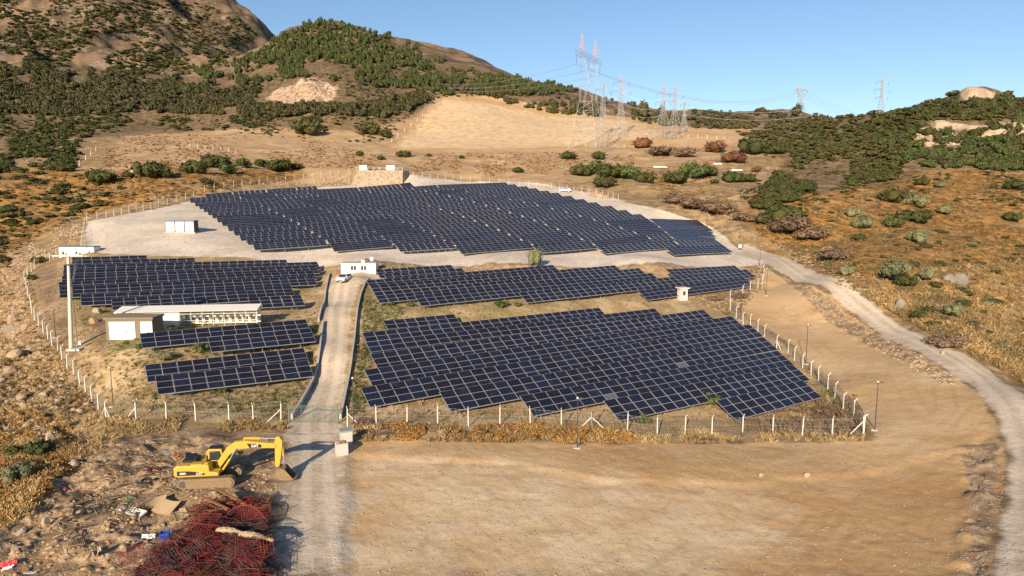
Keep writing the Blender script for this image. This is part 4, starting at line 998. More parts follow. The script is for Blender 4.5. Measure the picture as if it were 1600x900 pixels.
# ------------------------------------------------------------------ excavator
def text_mesh(s, size, depth=.004):
    cu = bpy.data.curves.new('lettering', 'FONT'); cu.body = s; cu.size = size; cu.extrude = depth; cu.align_x = 'CENTER'; cu.align_y = 'CENTER'; cu.offset = size * .03
    t = bpy.data.objects.new('lettering', cu); C.objects.link(t)
    dg = bpy.context.evaluated_depsgraph_get(); me = bpy.data.meshes.new_from_object(t.evaluated_get(dg))
    bpy.data.objects.remove(t); return me
def excavator():
    p = gpt(322, 764); root = empty('excavator', (p[0], p[1], H(p[0], p[1]) + .04), R(7), 'yellow crawler excavator with its bucket resting on the access road edge', 'excavator')
    root.scale = (.93, .93, .93); Y = MT['yellow']
    for y in (0.3, 2.5):
        # crawler: rounded loop with pads
        pts_ = []; L2 = 1.85; r_ = .40
        for k in range(13): t = math.pi / 2 + math.pi * k / 12; pts_.append((-L2 + r_ * math.cos(t), .42 + r_ * math.sin(t)))
        for k in range(13): t = -math.pi / 2 + math.pi * k / 12; pts_.append((L2 + r_ * math.cos(t), .42 + r_ * math.sin(t)))
        m = MB(); m.prism(pts_[::1], y - .3, y + .3)
        tr = m.build('track', MT['track'], root)
        pd = MB(); per = densify([np.array(q) for q in pts_ + [pts_[0]]], .19)
        for q0, q1 in zip(per[:-1], per[1:]):
            c = (q0 + q1) / 2; d = q1 - q0; an = math.atan2(d[1], d[0]); pd.box((c[0], y, c[1]), (.15, .62, .07), ry=-an)
        pd.build('track_pads', MT['track'], tr)
        fr = MB(); fr.box((0, y - .33, .42), (3.3, .06, .34)); fr.box((0, y - .30, .2), (2.9, .1, .1)); fr.build('track_frame', MT['track'], tr)
        for x in (-1.85, 1.85):
            w_ = MB(); w_.bar((x, y - .37, .42), (x, y - .30, .42), .27, 14); w_.build('sprocket', MT['dgrey'] if x < 0 else MT['track'], tr)
    m = MB(); m.box((0, 1.4, .62), (1.9, 2.0, .35)); m.bar((0, 1.4, .78), (0, 1.4, .98), .62, 16); m.build('undercarriage', MT['black'], root)
    # upper body: right-hand engine side faces the photo
    body = MB(); P = [(-2.25, 1.02), (1.05, 1.02), (1.05, 1.30), (.35, 1.42), (.30, 1.98), (-2.15, 1.98), (-2.33, 1.75), (-2.33, 1.25)]
    body.prism(P, .0, 1.0); b = body.build('body', Y, root)
    md = b.modifiers.new('bevel', 'BEVEL'); md.width = .07; md.segments = 2
    m = MB(); m.prism([(-2.38, 1.02), (-1.35, 1.02), (-1.35, 2.0), (-2.25, 2.0), (-2.5, 1.8), (-2.5, 1.2)], .03, 2.72); cw = m.build('counterweight', Y, root)
    md = cw.modifiers.new('bevel', 'BEVEL'); md.width = .1; md.segments = 2
    m = MB(); m.prism([(-1.4, 1.02), (-.3, 1.02), (-.3, 1.95), (-1.4, 1.95)], .95, 2.7); m.build('engine_hood', Y, root)
    m = MB(); m.box((-1.45, 1.35, 2.08), (1.1, 1.2, .22)); m.box((-1.75, 2.2, 2.07), (.8, .7, .2)); m.bar((-1.0, .9, 2.1), (-1.0, .9, 2.5), .07, 8); m.build('engine_cover', MT['black'], root)
    m = MB(); m.box((-.55, .45, 2.02), (1.2, .7, .10)); m.box((.1, .35, 2.05), (.3, .3, .15)); m.build('deck_plate', Y, root)
    m = MB(); m.box((.55, 1.35, 1.05), (1.1, 1.0, .12)); m.build('front_deck', Y, root)
    # dark stripe with the lettering
    m = MB(); m.prism([(-2.2, 1.18), (-.1, 1.18), (.05, 1.28), (-.55, 1.45), (-1.3, 1.55), (-2.2, 1.57)], -.026, -.012); st = m.build('side_stripe', MT['black'], root)
    me = text_mesh('CAT', .26); me.materials.append(MT['lamp']); link('lettering', me, st, (-.45, -.032, 1.31), (R(90), 0, 0))
    me = text_mesh('320D', .22); me.materials.append(MT['lamp']); link('lettering', me, st, (-1.75, -.032, 1.36), (R(90), 0, 0))
    # cab on the far side
    m = MB(); m.prism([(-.35, 1.05), (1.0, 1.05), (1.1, 1.6), (.85, 2.68), (-.2, 2.72), (-.4, 2.5)], 1.72, 2.65); cb = m.build('cab', Y, root)
    md = cb.modifiers.new('bevel', 'BEVEL'); md.width = .06; md.segments = 2
    m = MB(); m.prism([(-.15, 1.75), (.92, 1.75), (.72, 2.55), (-.12, 2.55)], 1.695, 1.715); m.build('cab_window', MT['glass'], cb)
    m = MB(); m.add([(1.07, 1.80, 1.25), (1.07, 2.58, 1.25), (.89, 2.55, 2.6), (.89, 1.82, 2.6)], [(0, 1, 2, 3)]); m.v = [(x + .05, y, z) for x, y, z in m.v]; m.build('windscreen', MT['glass'], cb)
    m = MB(); m.box((.3, 2.18, 2.76), (1.0, .75, .05)); m.build('cab_roof', MT['black'], cb)
    # boom, stick and bucket in the middle plane
    def plate(P, y0, y1, nm, par, mat=Y, bev=.03):
        m = MB(); m.prism(P, y0, y1); o = m.build(nm, mat, par); md = o.modifiers.new('bevel', 'BEVEL'); md.width = bev; md.segments = 2; return o
    yb = 1.4
    boom = plate([(.45, 1.25), (.75, 1.15), (1.65, 2.35), (2.25, 2.78), (3.2, 2.88), (5.35, 2.78), (5.5, 2.95), (5.4, 3.16), (3.1, 3.50), (2.2, 3.46), (1.5, 3.05), (.5, 1.6)], yb - .24, yb + .24, 'boom', root)
    m = MB(); m.prism([(3.05, 3.22), (4.45, 3.02), (4.15, 3.16), (3.7, 3.28)][::-1], yb - .262, yb - .250); bs = m.build('boom_stripe', MT['black'], boom)
    m = MB(); m.prism([(3.3, 2.92), (4.3, 2.9), (4.2, 3.2), (3.1, 3.3)], yb - .258, yb - .248); m.build('boom_panel', MT['black'], boom)
    me = text_mesh('CAT', .30); me.materials.append(MT['lamp']); link('lettering', me, boom, (3.75, yb - .272, 3.07), (R(90), 0, 0))
    for y in (yb - .42, yb + .42):
        m = MB(); m.bar((1.0, y, 1.0), (1.75, y, 2.1), .10, 8); cy = m.build('boom_cylinder', Y, root)
        m = MB(); m.bar((1.75, y, 2.1), (2.25, y, 2.95), .05, 8); m.build('piston_rod', MT['galv'], cy)
    m = MB(); m.bar((2.9, yb, 3.68), (4.2, yb, 3.62), .10, 8); m.bar((2.85, yb, 3.5), (2.9, yb, 3.75), .08, 6); cy = m.build('stick_cylinder', Y, boom)
    m = MB(); m.bar((4.2, yb, 3.62), (5.45, yb, 3.56), .055, 8); m.build('piston_rod', MT['galv'], cy)
    stick = plate([(5.25, 3.05), (5.35, 2.8), (5.3, 1.2), (5.5, 1.05), (5.68, 1.2), (5.95, 2.75), (6.0, 3.35), (5.75, 3.75), (5.45, 3.7)], yb - .17, yb + .17, 'stick', root)
    m = MB(); m.bar((5.95, yb, 3.1), (6.0, yb, 2.0), .08, 8); cy = m.build('bucket_cylinder', Y, stick)
    m = MB(); m.bar((6.0, yb, 2.0), (5.98, yb, 1.3), .045, 8); m.build('piston_rod', MT['galv'], cy)
    m = MB(); m.bar((5.98, yb, 1.3), (5.6, yb, 1.35), .06, 6); m.bar((5.98, yb, 1.3), (6.1, yb, .85), .06, 6); m.build('linkage', MT['track'], stick)
    # bucket: curved shell, open upward to the right
    lip = MB(); lip.box((6.72, yb, .075), (.42, 1.26, .06), ry=R(-8)); lip.build('cutting_edge', MT['rust'], root)
    bk = MB(); prof = [(6.15, 1.0), (5.75, 1.1), (5.42, .92), (5.38, .55), (5.55, .22), (5.95, .04), (6.45, .02), (6.85, .10)]
    th = [(x + (.05 if i < 4 else 0), z + (.05 if i >= 4 else 0)) for i, (x, z) in enumerate(prof)]
    for i in range(len(prof) - 1):
        bk.prism([prof[i], prof[i + 1], th[i + 1], th[i]], yb - .6, yb + .6)
    for y in (yb - .62, yb + .58): bk.prism(prof[::-1], y, y + .04)
    bko = bk.build('bucket', MT['track'], root)
    for k in range(5):
        m = MB(); m.box((6.95, yb - .5 + k * .25, .12), (.26, .09, .08), ry=R(-8)); m.build('tooth', MT['dgrey'], bko)
    m = MB(); m.bar((.2, .15, 2.0), (.2, .15, 2.55), .02, 5); m.box((.2, .15, 2.62), (.05, .22, .3)); m.build('mirror', MT['black'], root)
    m = MB()
    for x in (-2.0, -.2): m.bar((x, .08, 2.0), (x, .08, 2.35), .02, 4)
    m.bar((-2.0, .08, 2.35), (-.2, .08, 2.35), .02, 4); m.build('handrail', MT['black'], root)
excavator()
def crumpled(u, v, nm, mat, size, label, cat, seed, amp=.25):
    p = gpt(u, v); rg = np.random.default_rng(seed); n = 7; xs = np.linspace(-.5, .5, n); vs = []
    for i in range(n):
        for j in range(n): vs.append((xs[i] * size[0], xs[j] * size[1], amp * size[1] * (rg.random() - .2) * .8))
    fs = [(i * n + j, (i + 1) * n + j, (i + 1) * n + j + 1, i * n + j + 1) for i in range(n - 1) for j in range(n - 1)]
    m = MB(); m.add(vs, fs); me = m.mesh(nm, mat); o = link(nm, me, None, (p[0], p[1], H(p[0], p[1]) + .1), (rg.uniform(-.3, .3), rg.uniform(-.2, .2), rg.uniform(-.7, .7)))
    md = o.modifiers.new('thickness', 'SOLIDIFY'); md.thickness = .02; tag(o, label, cat); return o
# ------------------------------------------------------------------ plants
def crown_data(seed, n_leaf, lobes, sq, leaf, core=.80, sub=2, taper=0.0):
    """leaf clumps (quads) spread over several overlapping lobes; radius about 1, resting on z=0"""
    rg = np.random.default_rng(seed); cs = []; rs = []
    for k in range(lobes):
        a = rg.random() * 6.283; q = rg.random() ** .5 * (.62 if lobes > 1 else 0)
        zz = rg.random() * .45 if lobes > 1 else .1
        cs.append((q * math.cos(a), q * math.sin(a), .42 + zz * (1.0 - q * .7))); rs.append(.34 + rg.random() * .22 if lobes > 1 else .8)
    cs = np.array(cs); rs = np.array(rs)
    li = rg.choice(lobes, n_leaf, p=rs ** 2 / (rs ** 2).sum())
    d = rg.normal(size=(n_leaf, 3)); d[:, 2] = np.abs(d[:, 2]) * .9 - .25; d /= np.linalg.norm(d, axis=1)[:, None]
    rad = rs[li] * (1 + rg.normal(0, .20, n_leaf)); c = cs[li] + d * rad[:, None]
    # leaf quads facing roughly outward with scatter
    nn = d + rg.normal(0, .45, (n_leaf, 3)); nn /= np.linalg.norm(nn, axis=1)[:, None]
    t = np.cross(nn, rg.normal(size=(n_leaf, 3))); t /= np.linalg.norm(t, axis=1)[:, None]; b = np.cross(nn, t)
    s = leaf * (.6 + rg.random(n_leaf) * .8)[:, None]
    quad = np.stack([c - t * s - b * s * .7, c + t * s - b * s * .5, c + t * s * .8 + b * s * .7, c - t * s * .7 + b * s], 1)
    V = quad.reshape(-1, 3); Fq = np.arange(n_leaf * 4).reshape(-1, 4)
    parts_v = [V]; parts_f = [Fq]; off = len(V)
    iv, if_ = ico_data(sub)
    for k in range(lobes):
        vv = iv * (rs[k] * core * (1 + rg.normal(0, .10, len(iv)))[:, None]) + cs[k]
        f3 = np.array(if_); parts_v.append(vv); parts_f.append(np.concatenate([f3, f3[:, 2:3]], 1) + off); off += len(vv)
    V = np.concatenate(parts_v); V = V * np.array(sq); V[:, 2] = np.maximum(V[:, 2], -.05)
    if taper: V[:, :2] *= (1 - taper * np.clip(V[:, 2:3] / sq[2], 0, 1))
    return V, parts_f
def leaf_mesh(name, data, mat, trunk=None, tmat=None):
    V, fs = data; faces = []
    quads = fs[0]; tris = np.concatenate([f[:, :3] for f in fs[1:]]) if len(fs) > 1 else np.zeros((0, 3), int)
    nv = len(V); vs = V
    tq = []
    if trunk:
        m = MB(); 
        for seg in trunk: m.bar(*seg)
        vs = np.concatenate([V, np.array(m.v)]); tq = [tuple(i + nv for i in f) for f in m.f]
    me = bpy.data.meshes.new(name)
    loops = np.concatenate([quads.ravel(), tris.ravel()] + [np.array(f) for f in tq]) if len(tq) else np.concatenate([quads.ravel(), tris.ravel()])
    sizes = np.concatenate([np.full(len(quads), 4), np.full(len(tris), 3), np.array([len(f) for f in tq], int)]).astype(np.int32)
    me.vertices.add(len(vs)); me.vertices.foreach_set('co', vs.astype(np.float32).ravel())
    me.loops.add(len(loops)); me.loops.foreach_set('vertex_index', loops.astype(np.int32))
    me.polygons.add(len(sizes)); st = np.concatenate([[0], np.cumsum(sizes)[:-1]]).astype(np.int32); me.polygons.foreach_set('loop_start', st)
    me.materials.append(mat)
    if len(tq):
        me.materials.append(tmat); mi = np.zeros(len(sizes), np.int32); mi[-len(tq):] = 1; me.polygons.foreach_set('material_index', mi)
    me.update(calc_edges=True); return me
def shrub_set(nm, mat, seeds, n, lobes, sq, leaf, **k):
    return [leaf_mesh(nm, crown_data(s, n, lobes, sq, leaf, **k), mat) for s in seeds]
# size 1 = one metre of half width
SH = {
 'dark': shrub_set('dark_shrub', MT['f_shrub'], (1, 2, 3, 4), 420, 9, (1, 1, .85), .085),
 'green': shrub_set('green_shrub', MT['f_green'], (5, 6, 7), 460, 7, (1, 1, 1.0), .07, core=.7),
 'olive': shrub_set('olive_shrub', MT['f_olive'], (8, 9, 10), 620, 8, (1, 1, 1.0), .055, core=.78),
 'brown': shrub_set('brown_thicket', MT['f_brown'], (11, 12, 13), 700, 10, (1, 1, .62), .05, core=.55),
 'rust': shrub_set('rust_bush', MT['f_rust'], (14, 15), 420, 8, (1, 1, .75), .07),
 'scrub': shrub_set('scrub_clump', MT['f_scrub'], (16, 17, 18), 90, 3, (1, 1, .55), .16, core=.7, sub=1)}
def pine_mesh(seed, n=260, mat='f_pine'):
    return leaf_mesh('pine_tree', crown_data(seed, n, 6, (1, 1, 1.25), .12, taper=.25), MT[mat], [((0, 0, -.6), (0, 0, .7), .09, 5, .05)], MT['bark'])
PI_ = [pine_mesh(s) for s in (21, 22, 23, 24)]
FT = [pine_mesh(s, 260, 'f_mixed') for s in (31, 32, 33)]

def inpoly(P, x, y):
    c = False; n = len(P)
    for i in range(n):
        a, b = P[i], P[(i + 1) % n]
        if (a[1] > y) != (b[1] > y) and x < a[0] + (y - a[1]) / (b[1] - a[1]) * (b[0] - a[0]): c = not c
    return c
def sample_region(P, n, keep=None, mind=0.0):
    """n spots on the ground inside an area outlined on the photo"""
    us = [p[0] for p in P]; vs = [p[1] for p in P]; out = []; tries = 0
    while len(out) < n and tries < n * 12:
        tries += 1
        u = rng.uniform(min(us), max(us)); v = rng.uniform(min(vs), max(vs))
        if not inpoly(P, u, v): continue
        if keep and not keep(u, v): continue
        p = G(u, v)
        if p is None or p[1] > 2000: continue
        out.append((p[0], p[1], p[2], u, v))
    return out
NZ = lambda u, v, s, sd: float(fbm(np.array([u / 1.0]), np.array([v * 1.6]), s, sd, 3)[0])
TENS = ['', '', 'twenty', 'thirty', 'forty', 'fifty', 'sixty', 'seventy', 'eighty', 'ninety']
def ordw(k):
    n = k + 1
    if n <= 20: return ORD[k]
    t, u = divmod(n, 10)
    return (TENS[t][:-1] + 'ieth') if u == 0 else TENS[t] + '-' + ORD[u - 1]
def bushes(spots, sizes, kind, label, group, name='shrub', cat='shrub', zs=(.8, 1.15), limit=None):
    """one object per bush; returns what is left over"""
    items = []
    for p in spots:
        w_ = sizes(p); items.append((w_ * pxm(p[1]), w_, p))
    items.sort(key=lambda q: -q[0]); keep = items if limit is None else items[:limit]; rest = [] if limit is None else items[limit:]
    # every plant gets the words that single it out: how high on the slope, then its order from the left
    vs_ = sorted(q[2][4] for q in keep); nb = max(1, min(6, len(keep) // 9)); cut = [vs_[len(vs_) * k // nb] for k in range(1, nb)]
    bands = {}
    for q in keep: bands.setdefault(sum(q[2][4] >= c for c in cut), []).append(q)
    BN = {1: [''], 2: ['upper half', 'lower half'], 3: ['top third', 'middle third', 'bottom third']}.get(nb, ['%s row' % ORD[k] for k in range(nb)])
    name_of = {}
    for b_, qs in bands.items():
        for k, q in enumerate(sorted(qs, key=lambda q: q[2][3])): name_of[id(q)] = '%s, %s, %s from left' % (label, BN[b_], ordw(k)) if BN[b_] else '%s, %s from left' % (label, ordw(k))
    for q in keep:
        _, w_, p = q
        me = random.choice(SH[kind] if isinstance(kind, str) else kind)
        o = link(name, me, None, (p[0], p[1], H(p[0], p[1]) - .06 * w_), (0, 0, random.uniform(0, 6.28)), (w_ * random.uniform(.85, 1.15), w_ * random.uniform(.85, 1.15), w_ * random.uniform(*zs)))
        tag(o, name_of[id(q)], cat, group)
    return rest
def merge_stuff(name, items, meshes, label, zs=(.8, 1.15)):
    """many small plants that nobody could count, as one object"""
    cache = []
    for me in meshes:
        v = np.empty(len(me.vertices) * 3, np.float32); me.vertices.foreach_get('co', v)
        lv = np.empty(len(me.loops), np.int32); me.loops.foreach_get('vertex_index', lv)
        ls = np.empty(len(me.polygons), np.int32); me.polygons.foreach_get('loop_total', ls)
        cache.append((v.reshape(-1, 3), lv, ls, [m for m in me.materials][0]))
    Vs, Ls, Ss = [], [], []; off = 0
    for (w_, p) in items:
        v, lv, ls, _ = cache[random.randrange(len(cache))]; a = random.uniform(0, 6.28); c, s = math.cos(a), math.sin(a)
        sx, sy, sz = w_ * random.uniform(.85, 1.15), w_ * random.uniform(.85, 1.15), w_ * random.uniform(*zs)
        x = v[:, 0] * sx; y = v[:, 1] * sy
        Vs.append(np.stack([p[0] + x * c - y * s, p[1] + x * s + y * c, H(p[0], p[1]) - .06 * w_ + v[:, 2] * sz], -1)); Ls.append(lv + off); Ss.append(ls); off += len(v)
    if not Vs: return
    V = np.concatenate(Vs); Lp = np.concatenate(Ls); S = np.concatenate(Ss).astype(np.int32)
    me = bpy.data.meshes.new(name); me.vertices.add(len(V)); me.vertices.foreach_set('co', V.astype(np.float32).ravel())
    me.loops.add(len(Lp)); me.loops.foreach_set('vertex_index', Lp.astype(np.int32)); me.polygons.add(len(S))
    me.polygons.foreach_set('loop_start', np.concatenate([[0], np.cumsum(S)[:-1]]).astype(np.int32)); me.materials.append(cache[0][3]); me.update(calc_edges=True)
    tag(link(name, me), label, kind='stuff')

# low-poly variants for masses
LOW_P = [leaf_mesh('pine_low', crown_data(s, 90, 4, (1, 1, 1.3), .20, core=.86, sub=1, taper=.25), MT['f_pine']) for s in (41, 42, 43)]
LOW_M = [leaf_mesh('mixed_low', crown_data(s, 80, 4, (1, 1, 1.05), .20, core=.86, sub=1), MT['f_mixed']) for s in (44, 45, 46)]
LOW_G = [leaf_mesh('green_low', crown_data(s, 110, 4, (1, 1, 1.0), .16, core=.82, sub=1), MT['f_green']) for s in (50, 51)]
LOW_S = [leaf_mesh('shrub_low', crown_data(s, 70, 4, (1, 1, .75), .20, core=.86, sub=1), MT['f_shrub']) for s in (47, 48, 49)]

# pine wood on the middle hill
P_PINES = [(215,150),(262,122),(330,100),(400,88),(432,62),(470,40),(520,27),(570,38),(620,60),(680,84),(720,108),(770,116),(830,124),(900,134),(860,152),(800,150),(760,150),(700,150),(650,142),(580,138),(520,128),(470,122),(420,128),(360,140),(300,150)]
clear = lambda u, v: NZ(u, v, 45, 301) + NZ(u, v, 14, 302) * .6 < rng.uniform(-.05, .3) and not (405 < u < 540 and 128 < v < 168)
sp_ = sample_region(P_PINES, 1500, clear)
szp = lambda p: random.choice((1, 1, .8, .65, 1.15)) * random.uniform(2.2, 3.9) * (0.85 if p[1] > 700 else 1)
rest = bushes(sp_, szp, PI_, 'dark pine on the middle hill', 'pines on the middle hill', 'pine_tree', 'tree', zs=(1.0, 1.4), limit=180)
merge_stuff('pine_wood', [(w_, p) for _, w_, p in rest], LOW_P, 'farther dark green pines massed on the middle hill', (1.0, 1.35))
# dull mixed wood along the foot of the mountain
P_MIXED = [(-160,105),(0,105),(100,118),(200,112),(270,125),(330,145),(420,135),(480,165),(560,168),(640,150),(690,150),(650,172),(600,186),(500,182),(400,186),(300,180),(200,176),(90,182),(0,178),(-160,178)]
sp_ = sample_region(P_MIXED, 2100, lambda u, v: NZ(u, v, 40, 305) < .38 and not (405 < u < 540 and 130 < v < 168))
rest = bushes(sp_, lambda p: random.uniform(2.0, 3.6), FT, 'dull olive tree at the foot of the mountain', 'trees of the mixed wood below the mountain', 'broadleaf_tree', 'tree', zs=(.9, 1.4), limit=110)
merge_stuff('mixed_wood', [(w_, p) for _, w_, p in rest], LOW_M, 'dull green wood massed along the foot of the mountain', (.9, 1.35))
# bushes on the mountain itself
P_MOUNT = [(0,0),(410,50),(330,100),(240,118),(0,112)]
sp_ = sample_region([(-160,-5),(260,-5),(340,14),(412,52),(340,100),(240,118),(-160,112)], 4600, lambda u, v: NZ(u, v, 50, 307) < .16)
merge_stuff('mountain_scrub', [(random.uniform(.9, 1.8) * random.choice((1, 1, 1.7, 2.8)), p) for p in sp_], LOW_S, 'dark bushes scattered over the rocky mountainside', (.6, .95))
# slope between the wood and the plots
sp_ = sample_region([(-160,178),(0,178),(300,180),(600,186),(640,195),(600,222),(560,205),(300,205),(130,215),(110,268),(-160,275)], 960, lambda u, v: NZ(u, v, 38, 309) > (.02 if u > 200 else -.12))
rest = bushes(sp_, lambda p: random.uniform(1.3, 3.2), 'dark', 'dark shrub left of the bare scar', 'shrubs on the slope left of the bare scar', limit=70, zs=(.6, .95))
merge_stuff('slope_scrub', [(w_, p) for _, w_, p in rest], LOW_S, 'small dark bushes on the brown slope left of the bare scar', (.6, .95))
sp_ = sample_region([(-160,240),(-20,250),(120,262),(200,300),(150,330),(60,350),(0,420),(-160,420)], 300)
rest = bushes(sp_, lambda p: random.uniform(.8, 2.4), 'dark', 'olive brown bush on the far left slope', 'bushes on the slope at the far left edge', limit=45, zs=(.55, .9))
merge_stuff('edge_scrub', [(w_, p) for _, w_, p in rest], LOW_S, 'small dark bushes on the slope at the far left edge', (.55, .9))
sp_ = sample_region([(-160,175),(300,160),(420,120),(560,110),(700,112),(760,150),(690,152),(640,190),(590,225),(450,215),(300,203),(140,212),(100,262),(-160,262)], 2600, lambda u, v: NZ(u, v, 30, 351) > rng.uniform(-.25, .15) and not (405 < u < 540 and 128 < v < 168))
merge_stuff('low_hill_scrub', [(.5 + 1.3 * random.random() ** 2, p) for p in sp_], LOW_S, 'low olive scrub speckling the brown slopes between the woods', (.5, .85))
sp_ = sample_region([(1150,300),(1200,230),(1300,235),(1440,262),(1640,268),(1640,330),(1420,300),(1290,310),(1200,345)], 500, lambda u, v: NZ(u, v, 30, 353) > rng.uniform(-.2, .15))
merge_stuff('low_right_scrub', [(.4 + 1.1 * random.random() ** 2, p) for p in sp_], LOW_S, 'low olive scrub on the upper golden slope below the right hill', (.5, .85))
# ridge behind the scar, saddle and far skyline
sp_ = sample_region([(740,118),(900,132),(1000,162),(1060,182),(1050,200),(960,186),(880,180),(800,166),(760,152)], 230, lambda u, v: NZ(u, v, 40, 311) > -.05)
rest = bushes(sp_, lambda p: random.uniform(1.8, 3.6), FT, 'dull tree on the ridge behind the scar', 'trees on the ridge behind the scar', 'broadleaf_tree', 'tree', limit=60)
merge_stuff('ridge_scrub', [(w_ * .9, p) for _, w_, p in rest], LOW_M, 'dull bushes on the ridge behind the bare scar')
sp_ = sample_region([(1040,180),(1180,170),(1280,180),(1300,195),(1230,205),(1100,202),(1050,200)], 210, lambda u, v: NZ(u, v, 40, 313) > -.12)
merge_stuff('skyline_scrub', [(random.uniform(1.6, 3.6), p) for p in sp_], LOW_M, 'low dark bushes along the far skyline between the two hills')
# right hill
nocliff = lambda u, v: not (1432 < u < 1610 and 190 < v < 222 and NZ(u, v, 14, 315) < .18) and not (1515 < u < 1563 and 122 < v < 158)
sp_ = sample_region([(1200,205),(1290,190),(1345,176),(1400,170),(1450,160),(1500,142),(1540,128),(1580,142),(1640,156),(1640,215),(1430,226),(1300,240)], 760, nocliff)
rest = bushes(sp_, lambda p: random.uniform(1.9, 3.6), FT[:1] + PI_[:2] + SH['dark'][:2], 'green bush on the right hill', 'bushes covering the right hill', 'hill_bush', 'bush', zs=(.7, 1.1), limit=120)
merge_stuff('hill_scrub', [(w_, p) for _, w_, p in rest], LOW_S, 'dense green bushes on the back of the right hill', (.7, 1.0))
sp_ = sample_region([(1430,226),(1640,216),(1640,268),(1560,268),(1440,262),(1400,255)], 190)
rest = bushes(sp_, lambda p: random.uniform(1.6, 2.9), SH['green'] + FT[:2], 'fresh green bush in the band below the pale cliff', 'green bushes below the pale cliff', zs=(.8, 1.2), limit=45)
merge_stuff('band_scrub', [(w_, p) for _, w_, p in rest], LOW_G, 'fresh green bushes massed in the band below the pale cliff', (.8, 1.2))
sp_ = sample_region([(1150,205),(1200,205),(1300,240),(1430,226),(1415,255),(1392,282),(1330,292),(1270,296),(1210,330),(1185,350),(1180,320),(1200,285),(1245,250),(1215,232),(1165,222)], 420, lambda u, v: NZ(u, v, 60, 317) > -.2)
rest = bushes(sp_, lambda p: random.uniform(1.7, 3.3), 'dark', 'rounded dark green shrub below the right hill', 'dark shrubs below the right hill', zs=(.65, 1.0), limit=55)
merge_stuff('hollow_scrub', [(w_, p) for _, w_, p in rest], LOW_S, 'dark green shrubs massed in the hollow below the right hill', (.65, 1.0))

